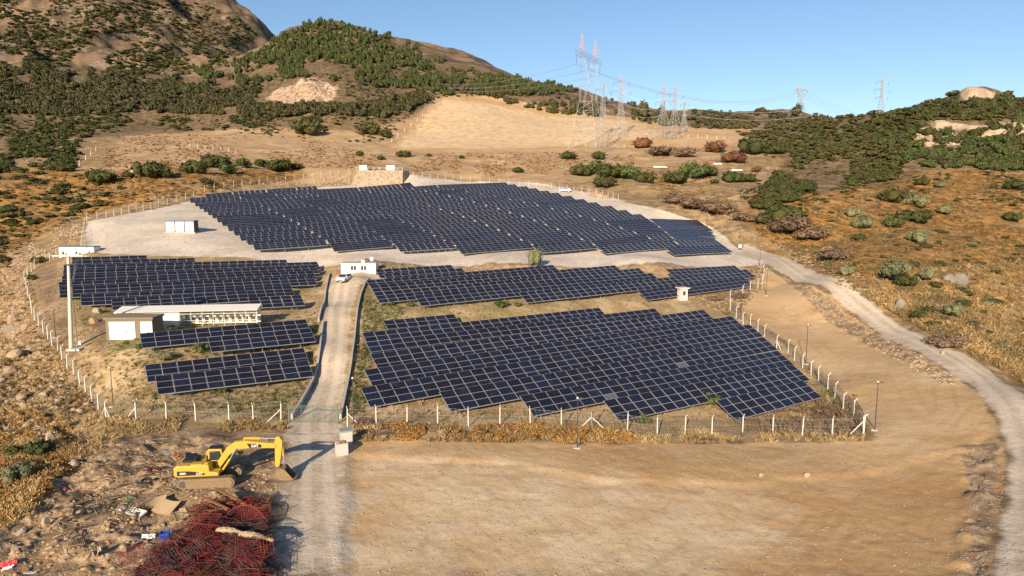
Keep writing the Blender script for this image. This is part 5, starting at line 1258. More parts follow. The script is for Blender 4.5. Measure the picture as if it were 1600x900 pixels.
# shrubs one can point at: (u, v of foot, width in photo pixels, kind, label, height factor)
NAMED = [
 (155,291,46,'dark','wide dark shrub, leftmost above the empty yard corner'),(226,282,52,'dark','broad dark shrub beside the pale boulders above the yard'),(196,279,20,'dark','small round shrub between two broad dark ones above the yard'),
 (250,279,34,'dark','dark shrub right of the boulders above the yard'),(300,273,40,'dark','dark shrub in the middle of the shrub line above the yard'),(331,262,44,'dark','tallest dark shrub of the line above the yard'),(353,272,26,'green','green shrub at the right foot of the tallest one above the yard'),
 (322,290,20,'green','small green bush just above the top left fence posts'),(375,264,26,'green','green shrub halfway along the line above the yard'),(403,261,22,'dark','small dark shrub left of the low wide one above the solar block'),(433,271,40,'dark','low wide dark shrub above the top left corner of the solar block'),(462,265,20,'dark','round dark shrub at the right end of the line above the solar block'),
 (475,214,46,'dark','wide dark shrub left of the bare scar'),(575,212,34,'dark','dark shrub near the lower left corner of the scar'),(600,214,22,'dark','small dark shrub touching the lower left corner of the scar'),(561,244,14,'dark','tiny round shrub below the left end of the scar'),(595,251,13,'dark','tiny shrub right above the rock platform'),(630,247,22,'dark','round dark shrub above the rock platform'),(670,245,9,'dark','tiny lone shrub right of the round one above the platform'),
 (808,271,17,'dark','lone upright dark shrub on the orange slope above the hillside block'),(720,248,9,'dark','tiny lone shrub on the tan slope under the scar'),
 (905,276,34,'dark','left edge shrub of the big green thicket behind the yard'),(930,274,36,'green','left tall shrub of the big green thicket behind the yard'),(955,281,44,'dark','middle shrub of the big green thicket behind the yard'),(945,294,36,'dark','lowest shrub of the big green thicket behind the yard'),(975,282,40,'green','right tall shrub of the big green thicket behind the yard'),(1007,286,34,'dark','right edge shrub of the big green thicket behind the yard'),
 (890,250,26,'dark','dull shrub above the big green thicket'),(935,250,22,'dark','small round shrub above the big green thicket'),
 (1060,290,40,'dark','large dark round shrub left of the pair behind the yard'),(1092,281,44,'green','large green shrub beside the dark round one behind the yard'),(1110,276,28,'dark','shrub at the right end of the pair behind the yard'),
 (1147,287,32,'dark','dark shrub below the white debris on the slope'),(1170,286,26,'dark','round shrub just right of the white debris'),(1185,270,18,'rust','small rust coloured bush right of the white debris'),(1117,288,14,'green','tiny green shrub below the white debris'),
 (1000,232,34,'rust','left rust red bush below the pylons'),(1040,246,50,'brown','wide brown thicket below the pylons'),(1075,248,40,'brown','brown thicket right of the wide one below the pylons'),(1122,240,36,'rust','large rust red bush near the white debris'),(1150,255,40,'rust','lower rust red bush above the white debris'),(1180,243,46,'dark','round dark shrub right of the rust red bushes'),(1215,243,30,'dark','dark shrub at the right end below the far skyline'),
 (1130,344,64,'brown','long brown thicket on the bank behind the yard, left part'),(1092,333,56,'brown','brown thicket on the bank nearest the white yard'),(1050,322,46,'brown','low brown thicket left on the bank behind the yard'),(1165,350,44,'brown','brown thicket on the bank, right part'),
 (1240,372,70,'brown','wide brown thicket above the road junction'),(1275,377,60,'brown','brown thicket right of the wide one above the road junction'),(1310,407,60,'brown','brown thicket beside the road bend'),(1230,352,58,'dark','large dark green shrub above the road junction'),(1200,352,40,'dark','dark shrub left of the large one above the road junction'),
 (1325,432,26,'olive','small olive bush left of the largest olive tree'),(1421,450,36,'dark','dark round bush at the foot of the largest olive tree'),(1351,360,30,'olive','grey green bush on the upper orange slope'),(1343,376,20,'dark','dark bush below the grey green one on the orange slope'),(1340,344,26,'olive','grey green bush on the orange slope below the hill'),
 (1405,322,46,'dark','large dark bush on the upper orange slope'),(1432,328,40,'olive','olive bush touching the large dark bush on the slope'),(1400,358,28,'green','fresh green bush on the orange slope'),(1435,352,46,'dark','wide dull bush in the middle of the orange slope'),(1478,338,26,'olive','tall grey green bush right of the wide dull one'),(1441,382,34,'olive','olive bush above the largest olive tree'),
 (1445,291,22,'dark','round dark bush under the green band of the hill'),(1470,294,18,'olive','small grey bush right of the round dark one'),(1592,298,30,'dark','dark bush cut by the right edge of the picture'),(1590,348,30,'dark','low dark bush at the right edge above the road'),(1500,498,40,'olive','dull bush amid the orange scrub right of the road'),(1490,548,64,'brown','large brown green thicket beside the gravel road'),(1350,345,14,'dark','tiny dark bush on the upper slope'),
 (785,482,22,'green','round green bush between the middle and front blocks'),(810,480,12,'green','small green bush beside the round one between the blocks'),(640,480,13,'green','low green bush at the lower left of the middle block'),(610,478,14,'dark','dark bush under the left corner of the middle block'),(836,418,22,'olive','upright yellowish tree beside the yard road',2.0),
 (313,552,24,'green','green bush below the transformer building rows'),(253,566,28,'olive','grey green bush left of the group of four solar rows'),(408,550,16,'green','small green bush between the group of four solar rows'),(347,616,18,'green','green bush under the lowest of the four solar rows'),(218,547,14,'green','small green bush at the corner of the brown building'),
 (1046,604,32,'green','bright green bush growing between front block rows'),(1113,636,34,'green','dark green bush at the gap in the front block'),(1007,664,26,'green','green bush between the front fence and the front block'),(568,668,32,'brown','brown bush beside the gate lamp pole'),(1293,650,40,'brown','dry brown bush inside the front right fence corner'),(1240,674,26,'brown','dry brown bush behind the front fence at the right'),
 (1160,468,26,'brown','dry brown growth beside the pink kiosk'),(1120,472,24,'brown','low dry growth right of the pink kiosk'),(52,716,44,'dark','dark olive bush on the rim left of the dump'),(92,702,30,'brown','brown bush on the rim above the dump'),(20,756,44,'olive','olive brown bush at the left edge above the dump'),(36,735,34,'brown','brown bush between two olive ones on the left rim'),(14,715,30,'dark','dark bush cut by the left edge of the picture'),(180,445,20,'dark','dark bush inside the left fence'),(47,440,16,'green','green bush outside the left fence corner'),(57,415,22,'dark','bush at the upper left fence corner'),
]
for t in NAMED:
    u, v, wpx, kind, lab = t[:5]; hf = t[5] if len(t) > 5 else 1.0
    p = G(u, v)
    if p is None: continue
    r_ = wpx / pxm(p[1]) / 2 * 1.12
    me = random.choice(SH[kind]); o = link('shrub', me, None, (p[0], p[1] + r_ * .5, H(p[0], p[1] + r_ * .5) - .05 * r_), (0, 0, random.uniform(0, 6.28)), (r_, r_ * .9, r_ * random.uniform(.85, 1.05) * hf)); tag(o, lab, 'shrub')
# two olive trees on the right slope with visible stems
def olive_tree(u, v, wpx, lab):
    p = G(u, v); r_ = wpx / pxm(p[1]) / 2 * 1.05; root = empty('olive_tree', (p[0], p[1], H(p[0], p[1])), random.uniform(0, 6), lab, 'tree')
    m = MB(); m.bar((0, 0, -.2), (.1, 0, r_ * .6), r_ * .11, 7, r_ * .08)
    for k in range(5): a = k * 1.26; m.bar((.1, 0, r_ * .5), (math.cos(a) * r_ * .5, math.sin(a) * r_ * .5, r_ * 1.0), r_ * .05, 5, r_ * .02)
    m.build('trunk', MT['bark'], root)
    me = leaf_mesh('crown', crown_data(int(u), 1100, 11, (1, 1, 1.15), .05, core=.74), MT['f_olive']); link('crown', me, root, (0, 0, r_ * .12), (0, 0, 0), (r_, r_, r_))
olive_tree(1402, 440, 48, 'largest grey green olive tree on the orange slope'); olive_tree(1450, 440, 30, 'smaller grey green olive tree right of the largest one')
# small trees on the skyline by the pylons
for (u, v, wpx, lab) in [(1032,180,16,'dark tree on the skyline left of the pair of pylons'),(962,178,8,'thin yellow leaved tree beside the single lattice pylon'),(900,178,26,'dark tree at the foot of the tallest pylon'),(1006,190,30,'green trees behind the single lattice pylon'),(1243,182,20,'dark tree below the far twin pylon')]:
    p = G(u, v); 
    if p is None: p = at_d(u, v, 640)
    r_ = wpx / pxm(p[1]) / 2; o = link('tree', random.choice(FT), None, (p[0], p[1], H(p[0], p[1])), (0, 0, 1), (r_, r_, r_ * 1.3)); tag(o, lab, 'tree')

# scattered smaller bushes on the right slope
sp_ = sample_region([(1180,330),(1300,298),(1420,272),(1640,268),(1640,560),(1480,520),(1400,480),(1320,430),(1250,385)], 130, lambda u, v: NZ(u, v, 50, 341) > -.05)
rest = bushes(sp_, lambda p: random.uniform(.5, 1.5), SH['dark'] + SH['olive'][:1] + SH['brown'][:1], 'dull bush on the golden slope right of the road', 'bushes on the golden slope', zs=(.55, .9), limit=50)
merge_stuff('golden_slope_scrub', [(w_, p) for _, w_, p in rest], LOW_S, 'small dull bushes on the golden slope right of the road', (.5, .85))
# rust coloured low scrub on the right slope, straw tufts and small weeds: nobody could count these
def scatter(name, P, n, w0, w1, kinds, label, keep=None, zs=(.7, 1.1)):
    sp_ = sample_region(P, n, keep); merge_stuff(name, [(random.uniform(w0, w1), p) for p in sp_], kinds, label, zs)
scatter('rust_scrub', [(1160,345),(1300,300),(1420,268),(1640,268),(1640,620),(1560,575),(1472,532),(1384,482),(1300,432),(1230,395)], 6500, .22, .8, SH['scrub'], 'low rust coloured scrub covering the slope right of the road', lambda u, v: NZ(u, v, 45, 321) > -.22)
scatter('left_scrub', [(-20,300),(130,262),(470,262),(480,275),(330,300),(150,330),(60,370),(-20,450)], 900, .4, 1.1, SH['scrub'], 'low rust coloured scrub on the slope above the yard')
scatter('rim_scrub', [(-20,640),(110,650),(120,720),(40,800),(-20,830)], 420, .25, .6, SH['scrub'], 'rust coloured scrub on the rim at the left edge')
def tuft_mesh(seed, mat='f_straw'):
    rg = np.random.default_rng(seed); V = []; F_ = []
    for k in range(16):
        a = rg.random() * 6.28; q = rg.random() * .5; x, y = q * math.cos(a), q * math.sin(a); d = rg.normal(0, .45, 2); wd = .045
        b = len(V); V += [(x - wd, y, 0), (x + wd, y, 0), (x + d[0] + .01, y + d[1], .7 + rg.random() * .5), (x + d[0] - .01, y + d[1], .7 + rg.random() * .5)]; F_.append((b, b + 1, b + 2, b + 3))
    me = bpy.data.meshes.new('tuft'); me.from_pydata(V, [], F_); me.materials.append(MT[mat]); return me
TU = [tuft_mesh(s) for s in (1, 2, 3)]; TG = [tuft_mesh(s, 'f_green') for s in (4, 5)]; TB = [tuft_mesh(s, 'f_brown') for s in (6, 7)]; TS = [tuft_mesh(s, 'f_scrub') for s in (8, 9)]
scatter('fence_grass', [(545,664),(900,668),(1349,676),(1352,690),(1000,694),(560,690)], 1000, .15, .5, TU, 'dry straw grass along the front fence', lambda u, v: NZ(u, v, 30, 331) > -.1, zs=(.7, 1.2))
scatter('fence_grass_left', [(166,650),(440,655),(452,672),(200,680),(100,650)], 600, .15, .5, TU, 'dry straw grass along the fence left of the gate', lambda u, v: NZ(u, v, 30, 332) > -.12)
scatter('rust_grass', [(600,664),(830,664),(1000,674),(1000,692),(620,688)], 420, .25, .7, SH['scrub'], 'rust coloured weeds at the foot of the front fence', lambda u, v: NZ(u, v, 40, 333) > 0)
scatter('tall_brown_weeds', [(1150,640),(1330,620),(1352,675),(1150,684)], 380, .2, .6, TB, 'tall brown weeds behind the front right fence')
scatter('brown_weeds', [(1090,440),(1190,420),(1190,450),(1145,500),(1130,490),(1080,470)], 450, .2, .5, TB, 'brown weeds between the kiosk and the right fence')
scatter('straw_field', [(215,650),(165,640),(100,560),(60,480),(110,402),(520,430),(1180,430),(1150,480),(1250,560),(1340,660)], 5200, .15, .42, TU, 'thin straw grass under and between the solar rows', lambda u, v: maskat('gravel', *G(u, v)[:2]) < .3)
scatter('green_weeds', [(215,640),(170,560),(230,490),(500,490),(490,600),(450,645)], 750, .12, .42, TG, 'small green weeds among the left solar rows')
scatter('green_weeds_right', [(545,650),(566,470),(1000,470),(640,490),(600,560),(600,650),(1300,650),(1290,600),(1330,640)], 800, .12, .4, TG, 'small green weeds between the right solar rows', lambda u, v: maskat('green', *G(u, v)[:2]) > .3)
scatter('rim_grass', [(-20,430),(50,420),(60,500),(150,640),(200,672),(190,690),(100,730),(60,800),(-20,840)], 2600, .15, .45, TU, 'dry grass among the stones on the left rim')
scatter('rim_weeds', [(-20,450),(50,430),(60,500),(150,640),(60,700),(-20,760)], 350, .2, .6, SH['scrub'], 'rust coloured weeds among the stones on the left rim')
scatter('hill_grass', [(1300,440),(1640,400),(1640,620),(1470,530),(1380,480)], 2400, .3, .8, TU, 'pale dry grass on the slope beside the gravel road')
scatter('plain_scrub', [(160,215),(300,206),(560,222),(640,240),(900,238),(1100,250),(1180,300),(1150,330),(1000,290),(700,270),(480,262),(160,262)], 2200, .3, .95, SH['scrub'], 'low rust scrub on the tan slope above the hillside block', lambda u, v: NZ(u, v, 45, 325) > -.06)
# ------------------------------------------------------------------ stones
def rock_mesh(seed, mat, sub=2, j=.22):
    rg = random.Random(seed); v, f = ico_data(sub); v = v.copy()
    for _ in range(9):      # cut flat faces
        n_ = np.array([rg.gauss(0, 1) for _ in range(3)]); n_ /= np.linalg.norm(n_); d = rg.uniform(.55, .85); k = v @ n_ - d; v = v - np.maximum(k, 0)[:, None] * n_
    me = bpy.data.meshes.new('boulder'); me.from_pydata([tuple(p) for p in v], [], f); me.materials.append(mat); return me
RK = {k: [rock_mesh(s + i, MT[k]) for i in range(3)] for s, k in ((1, 'rock'), (11, 'rockg'), (21, 'rockp'), (31, 'rocko'))}
RKL = [rock_mesh(50 + i, MT['rock'], 1) for i in range(4)]; RKG = [rock_mesh(60 + i, MT['rockg'], 1) for i in range(4)]; RKO = [rock_mesh(70 + i, MT['rocko'], 1) for i in range(3)]
def boulder(u, v, wpx, hpx, kind, lab):
    p = G(u, v)
    if p is None: return
    s = pxm(p[1]); w_ = wpx / s / 2; h_ = hpx / s / 1.5
    tag(link('boulder', random.choice(RK[kind]), None, (p[0], p[1] + w_ * .6, H(p[0], p[1]) + h_ * .30), (random.uniform(-.3, .3), random.uniform(-.3, .3), random.uniform(0, 6)), (w_ * 1.15, w_, h_)), lab, 'boulder')
for b in [(1505,449,34,26,'rockg','largest grey boulder on the orange slope, right of the olive trees'),(1488,443,22,18,'rockg','smaller grey boulder leaning on the largest one'),(1408,483,18,20,'rockg','grey boulder near the gravel road below the olive trees'),(1475,553,9,6,'rock','small white stone on the edge of the gravel road'),
          (1538,158,52,34,'rockp','bare pink rock knob on top of the right hill'),(1450,206,24,16,'rockp','left pink rock of the pale cliff on the right hill'),(1478,204,40,20,'rockp','middle pink rock of the pale cliff'),(1520,206,36,16,'rockp','wide pink rock right of the middle of the pale cliff'),(1560,212,40,18,'rockp','pale rock toward the right end of the cliff'),(1592,208,36,20,'rockp','pink rock at the right end of the cliff'),(1448,226,20,10,'rockp','low rock under the left end of the cliff'),
          (208,277,24,14,'rock','pale boulder between dark shrubs above the yard'),(310,256,26,10,'rock','pale flat boulder behind the dark shrub line'),(285,258,20,8,'rock','small pale boulder left of the flat one behind the shrubs'),(262,800,34,24,'board','') ][:-1]: boulder(*b)
for b in [(20,560,26,16,'rock','pale boulder on the rim at the left edge'),(12,585,20,14,'rock','pale boulder below another at the left edge of the rim'),(45,552,20,12,'rock','pale boulder left of the fence and utility pole'),(22,500,22,14,'rock','grey boulder outside the left fence'),(10,520,24,16,'rockg','grey boulder at the extreme left on the rim'),(40,515,18,12,'rock','round stone among rubble outside the left fence'),
          (75,692,14,20,'rockp','upright pinkish stone above the dump'),(31,837,18,14,'rockg','grey concrete lump at the lower left'),(70,823,14,18,'rockp','leaning pink stone at the lower left'),(112,728,20,14,'rockp','flat reddish stone on the dump slope'),(68,620,20,10,'rock','pale stone in the grass below the rim'),(30,625,18,10,'rock','pale stone left of the grassy knoll'),
          (132,478,14,10,'rockg','grey stone heap left of the shed'),(150,490,14,12,'rock','pale stone heap against the shed'),(143,506,16,12,'rocko','reddish stone left of the brown building'),(207,810,16,10,'rock','pale stone near the blue crate'),(190,862,16,12,'rock','pale lump near the red bars'),(1262,746,12,8,'rock','pale stone on the edge of the bare soil'),(1190,745,9,7,'rock','small pale stone left of another on the bare soil'),(1295,395,20,12,'rocko','orange stone above the road bend')]: boulder(*b)
def stones(name, P, n, w0, w1, kinds, label, keep=None):
    sd = sum(map(ord, name)); keep = keep or (lambda u, v: NZ(u, v, 24, sd) > rng.uniform(-.35, .25))
    sp_ = sample_region(P, n, keep); merge_stuff(name, [(w0 + (w1 - w0) * random.random() ** 3.0 * 1.5, p) for p in sp_], kinds, label, (.35, .8))
stones('rim_rubble', [(-20,420),(45,415),(45,500),(110,600),(160,650),(60,690),(-20,700)], 1300, .06, .42, RKL, 'broken stones on the left rim')
stones('rim_rubble_brown', [(-20,420),(45,415),(45,500),(110,600),(160,650),(60,690),(-20,700)], 900, .06, .30, RKO, 'brown broken stones on the left rim')
stones('upper_rim_rubble', [(20,405),(100,340),(140,335),(130,390),(60,405)], 500, .15, .5, RKL, 'rubble outside the upper left fence')
stones('dump_rubble', [(-20,800),(60,745),(160,700),(430,700),(440,905),(-20,905)], 1100, .025, .16, RKL, 'small stones and crumbs over the dump')
stones('dump_rubble_brown', [(-20,800),(60,745),(160,700),(430,700),(440,905),(-20,905)], 1000, .03, .20, RKO, 'brown clods over the dump')
stones('road_edge_rubble', [(1250,455),(1262,446),(1350,506),(1450,562),(1510,600),(1480,605),(1340,530),(1250,470)], 900, .05, .26, RKL, 'pale rubble along the left edge of the gravel road')
stones('road_side_rubble', [(1510,690),(1570,690),(1565,800),(1548,905),(1490,905),(1515,780)], 700, .03, .11, RKG, 'grey rubble between the bare soil and the gravel road')
stones('yard_bank_rubble', [(1120,350),(1180,365),(1330,410),(1350,440),(1290,425),(1200,395),(1150,375)], 600, .08, .40, RKL, 'rubble bank at the road junction')
stones('embankment_rubble', [(520,412),(1160,418),(1165,430),(850,424),(600,428),(520,432)], 900, .08, .28, RKO, 'orange earth clods on the bank below the yard road')
stones('platform_rubble', [(400,288),(545,272),(556,268),(625,269),(632,286),(540,292)], 900, .15, .6, RKL, 'pale stones on the bank around the rock platform')
stones('soil_pebbles', [(560,700),(1360,692),(1540,690),(1520,905),(540,905)], 2600, .02, .09, RKL, 'scattered pebbles on the bare soil')
stones('soil_edge_stones', [(560,690),(1350,684),(1400,740),(1180,760),(900,745),(560,705)], 600, .02, .10, RKO, 'clods along the edge of the bare soil')
stones('slope_stones', [(1300,440),(1450,400),(1640,420),(1640,600),(1480,530)], 420, .10, .4, RKL, 'pale stones in the scrub right of the road')
stones('orange_heap', [(896,302),(905,292),(925,294),(950,306),(955,312),(920,308)], 140, .3, .8, RKO, 'heap of orange rubble beside the blue car')
stones('cliff_rubble', [(1430,208),(1600,192),(1625,214),(1540,222),(1450,230)], 420, .4, 1.3, RK['rockp'], 'broken pale rock along the cliff on the right hill')
stones('knoll_rock', [(410,158),(440,138),(490,128),(530,140),(522,160),(450,166)], 520, .5, 1.5, RK['rockp'], 'pale broken rock on the wooded hill foot')
stones('road_gravel', [(1550,905),(1564,800),(1576,720),(1555,650),(1450,560),(1262,443),(1225,400),(1384,485),(1472,535),(1612,620),(1645,700),(1650,905)], 900, .02, .07, RKG, 'loose gravel on the right road')
stones('access_gravel', [(430,905),(428,800),(445,700),(452,670),(530,664),(548,700),(540,905)], 600, .02, .06, RKG, 'loose gravel on the access road')

# ------------------------------------------------------------------ pylons and lines
def lattice(m, c0, w0, z0, w1, z1, n, t, mi=0):
    cs = lambda w_: [np.array([c0[0] + sx * w_ / 2, c0[1] + sy * w_ / 2, 0]) for sx, sy in ((-1, -1), (1, -1), (1, 1), (-1, 1))]
    for k in range(n):
        a = k / n; b = (k + 1) / n; wa = w0 + (w1 - w0) * a; wb = w0 + (w1 - w0) * b; za = z0 + (z1 - z0) * a; zb = z0 + (z1 - z0) * b
        A = [p + [0, 0, za] for p in cs(wa)]; B = [p + [0, 0, zb] for p in cs(wb)]
        for i in range(4):
            j = (i + 1) % 4; m.bar(A[i], B[i], t, 4, mi=mi, cap=False); m.bar(A[i], B[j], t * .6, 3, mi=mi, cap=False); m.bar(A[j], B[i], t * .6, 3, mi=mi, cap=False); m.bar(B[i], B[j], t * .6, 3, mi=mi, cap=False)
def double_pylon(u, v, vtop, d, rz, label, base=6.0, arms=(.93, .78, .63), armw=4.5, name='pylon'):
    p = at_d(u, v, d) if v is None else (G(u, v) if d is None else None)
    if p is None: p = at_d(u, v, d); p[2] = H(p[0], p[1])
    h = htop(p, vtop); s = h / 35.0; t = max(.05, .20 / pxm(p[1]))
    root = empty(name, tuple(p), rz, label, 'pylon', 'lattice power pylons')
    m = MB(); lattice(m, (0, 0), base * s, 0, 2.0 * s, h * .5, 7, t); lattice(m, (0, 0), 2.0 * s, h * .5, 1.3 * s, h * .9, 9, t); m.build('tower', MT['pylon'], root)
    m = MB(); lattice(m, (0, 0), 1.3 * s, h * .9, .15, h, 3, t); m.build('peak', MT['pylonred'], root)
    att = []
    for i, f in enumerate(arms):
        L = armw * s * (1.25 if i == 1 else 1.0); z = h * f - .05 * h
        a_ = MB()
        for sgn in (-1, 1):
            tip = (sgn * L, 0, z); 
            for y in (-.6 * s, .6 * s): a_.bar((0, y, z), tip, t * .7, 3, cap=False); a_.bar((0, y, z + 1.4 * s), tip, t * .7, 3, cap=False)
        arm = a_.build('crossarm', MT['pylon'], root)
        for sgn in (-1, 1):
            q = MB(); q.bar((sgn * L, 0, z), (sgn * L, 0, z - 2.4 * s), t * 1.1, 5, cap=True); q.build('insulator', MT['dgrey'], arm)
            att.append(np.array(p) + np.array([sgn * L * math.cos(rz), sgn * L * math.sin(rz), z - 2.4 * s]))
    return att
def twin_pylon(u, v, vtop, rz, label, d=None):
    p = G(u, v) if d is None else at_d(u, v, d)
    if d is not None: p[2] = H(p[0], p[1])
    h = htop(p, vtop); s = h / 45.; t = max(.06, .22 / pxm(p[1]))
    root = empty('twin_pylon', tuple(p), rz, label, 'pylon', 'lattice power pylons')
    m = MB(); lattice(m, (0, 0), 12.5 * s, 0, 5.6 * s, h * .42, 5, t)
    # two columns that spread to carry the beam
    for sgn in (-1, 1):
        for k in range(6):
            a, b = k / 6, (k + 1) / 6
            for y in (-1, 1):
                f = lambda q, o: np.array([sgn * (1.0 + 5.5 * q + o) * s, y * (2.8 - 1.9 * q) * s, h * (.42 + .38 * q)])
                m.bar(f(a, 0), f(b, 0), t, 4, cap=False); m.bar(f(a, 1.8), f(b, 1.8), t, 4, cap=False); m.bar(f(a, 0), f(b, 1.8), t * .6, 3, cap=False); m.bar(f(a, 1.8), f(b, 0), t * .6, 3, cap=False)
            m.bar([sgn * (1.0 + 5.5 * b) * s, -(2.8 - 1.9 * b) * s, h * (.42 + .38 * b)], [sgn * (2.8 + 5.5 * b) * s, (2.8 - 1.9 * b) * s, h * (.42 + .38 * b)], t * .6, 3, cap=False)
    m.build('tower', MT['pylon'], root)
    bm_ = MB(); L = 13 * s; z = h * .80
    for y in (-.9 * s, .9 * s):
        for zz in (z, z + 1.8 * s): bm_.bar((-L, y, zz), (L, y, zz), t, 4, cap=False)
        n = 12
        for k in range(n): x0 = -L + 2 * L * k / n; x1 = x0 + 2 * L / n; bm_.bar((x0, y, z), (x1, y, z + 1.8 * s), t * .6, 3, cap=False); bm_.bar((x0, y, z + 1.8 * s), (x1, y, z), t * .6, 3, cap=False)
    beam = bm_.build('crossarm', MT['pylon'], root)
    for sgn in (-1, 1):
        k_ = MB(); lattice(k_, (sgn * 7.4 * s, 0), 1.8 * s, z + 1.8 * s, .12, h, 5, t * 1.05); k_.build('peak', MT['pylonred'], root)
    att = []
    for x in (-L, 0, L):
        q = MB(); q.bar((x, 0, z), (x, 0, z - 4 * s), t * 1.2, 5); q.build('insulator', MT['dgrey'], beam)
        att.append(np.array(p) + np.array([x * math.cos(rz), x * math.sin(rz), z - 4 * s]))
    return att
A_big = twin_pylon(918, 232, 58, R(62), 'tallest twin legged lattice pylon with two red tipped peaks')
A_2 = double_pylon(941, 236, 127, None, R(25), 'lattice pylon standing just right of the tallest twin legged one', base=9)
A_3 = double_pylon(969, 214, 117, None, R(10), 'single lattice pylon with three crossarms on the bare slope', base=6)
A_4 = double_pylon(1035, 217, 130, None, R(20), 'left one of the cluster of three pylons on the bare slope', base=11, arms=(.86, .70, .56))
A_5 = double_pylon(1053, 217, 131, None, R(15), 'middle reddish one of the cluster of three pylons', base=10, arms=(.86, .72, .58), armw=6)
A_6 = double_pylon(1068, 206, 156, None, R(10), 'shortest right one of the cluster of three pylons', base=8, arms=(.9, .72, .55))
A_7 = twin_pylon(1250, 181, 132, R(22), 'distant twin legged pylon above the far skyline', d=700)
A_8 = double_pylon(1376, 174, 121, 470, R(5), 'distant pylon standing behind the right hill', base=6.5, arms=(.93, .73, .52), armw=6)
def line(a, b, sag, label, group, r=.05, n=16):
    a = np.array(a); b = np.array(b); m = MB(); o0 = a.copy(); P = []
    for k in range(n + 1):
        t = k / n; q = a + (b - a) * t; q[2] -= sag * 4 * t * (1 - t); P.append(q - o0)
    m.path(P, r, 3); o = m.build('power_line', MT['pylon'], loc=tuple(o0)); tag(o, label, 'power line', group)
for k, (x, y) in enumerate(zip(A_big, A_7)): line(x, y, 14, ['lowest', 'middle', 'top'][k] + ' cable running from the tallest pylon to the distant twin pylon', 'cables right of the tallest pylon', .10)
for k, x in enumerate(A_big): line(x, at_d(600, 112 + k * 4, 700), 12, ['lowest', 'middle', 'top'][k] + ' cable running from the tallest pylon left over the wooded hill', 'cables left of the tallest pylon', .09)
for k, (x, y) in enumerate(zip(A_3[::2], A_5[::2])): line(x, y, 5, ['top', 'middle', 'lowest'][k] + ' cable between the single pylon and the cluster of three', 'cables between the single pylon and the cluster', .05)
for k, (x, y) in enumerate(zip(A_5[1::2], A_8[::2])): line(x, y, 8, ['top', 'middle', 'lowest'][k] + ' cable from the cluster of pylons to the distant right pylon', 'cables from the cluster to the right', .07)
for k, (x, y) in enumerate(zip(A_7, [at_d(1420 + 30 * i, 215 + 3 * i, 380) for i in range(3)])): line(x, y, 3, ['left', 'middle', 'right'][k] + ' cable sloping from the distant twin pylon behind the right hill', 'cables right of the distant twin pylon', .07)

# ------------------------------------------------------------------ the dump in the foreground
def tangle(name, P, n, mats, label, seed, hmax=1.1, rr=(.012, .024), ln=(1.0, 3.2)):
    rg = random.Random(seed); m = MB()
    sp_ = sample_region(P, n)
    for (x, y, z, u, v) in sp_:
        z = H(x, y); a = rg.uniform(0, 6.28); L = rg.uniform(*ln); h0 = rg.uniform(0, hmax); h1 = rg.uniform(0, hmax); bend = rg.uniform(-.5, .5)
        q0 = np.array([x - math.cos(a) * L / 2, y - math.sin(a) * L / 2, z + h0]); q2 = np.array([x + math.cos(a) * L / 2, y + math.sin(a) * L / 2, z + h1])
        q1 = (q0 + q2) / 2 + np.array([-math.sin(a) * bend, math.cos(a) * bend, rg.uniform(0, .5)]); r_ = rg.uniform(*rr); mi = rg.randrange(len(mats))
        pts_ = [q0 * (1 - t) ** 2 + q1 * 2 * t * (1 - t) + q2 * t * t for t in (0, .25, .5, .75, 1)]; m.path(pts_, r_, 3, mi)
    for k in range(n // 14):      # welded grilles lying in the heap
        x, y, z, u, v = rg.choice(sp_); z = H(x, y) + rg.uniform(.2, hmax); a = rg.uniform(0, 3.14); e1 = np.array([math.cos(a), math.sin(a), rg.uniform(-.3, .3)]); e2 = np.array([-math.sin(a), math.cos(a), rg.uniform(-.4, .6)]); o = np.array([x, y, z]); W = rg.uniform(.5, 1.1); D = rg.uniform(.35, .8); mi = rg.randrange(len(mats))
        for i in range(11): s_ = -W + 2 * W * i / 10; m.bar(o + e1 * s_ - e2 * D, o + e1 * s_ + e2 * D, .014, 3, mi=mi)
        for s_ in (-1, 1): m.bar(o - e1 * W + e2 * D * s_, o + e1 * W + e2 * D * s_, .02, 3, mi=mi)
    tag(m.build(name, mats), label, kind='stuff')
RM = [MT['redsteel'], MT['redsteel'], MT['redsteel2'], MT['brownsteel'], MT['brownsteel'], MT['dgrey']]
tangle('red_scrap_bars', [(205,920),(235,885),(290,850),(320,822),(370,815),(400,820),(408,880),(412,920)], 2000, RM, 'tangled heap of red steel bars and grilles in the foreground', 5, .95, ln=(.5, 2.3))
tangle('dark_scrap_bars', [(300,815),(305,798),(350,792),(405,790),(408,800),(400,830),(340,832)], 700, [MT['brownsteel'], MT['redsteel'], MT['rust']], 'dark heap of rusty red bars behind the foreground heap', 6, .7, ln=(.5, 2.0))
tangle('scrap_edges', [(230,865),(290,810),(290,795),(415,785),(425,820),(430,905)], 200, [MT['brownsteel'], MT['dgrey']], 'dark wires sticking out around the scrap heap', 8, .5, (.01, .018), (.8, 2.4))
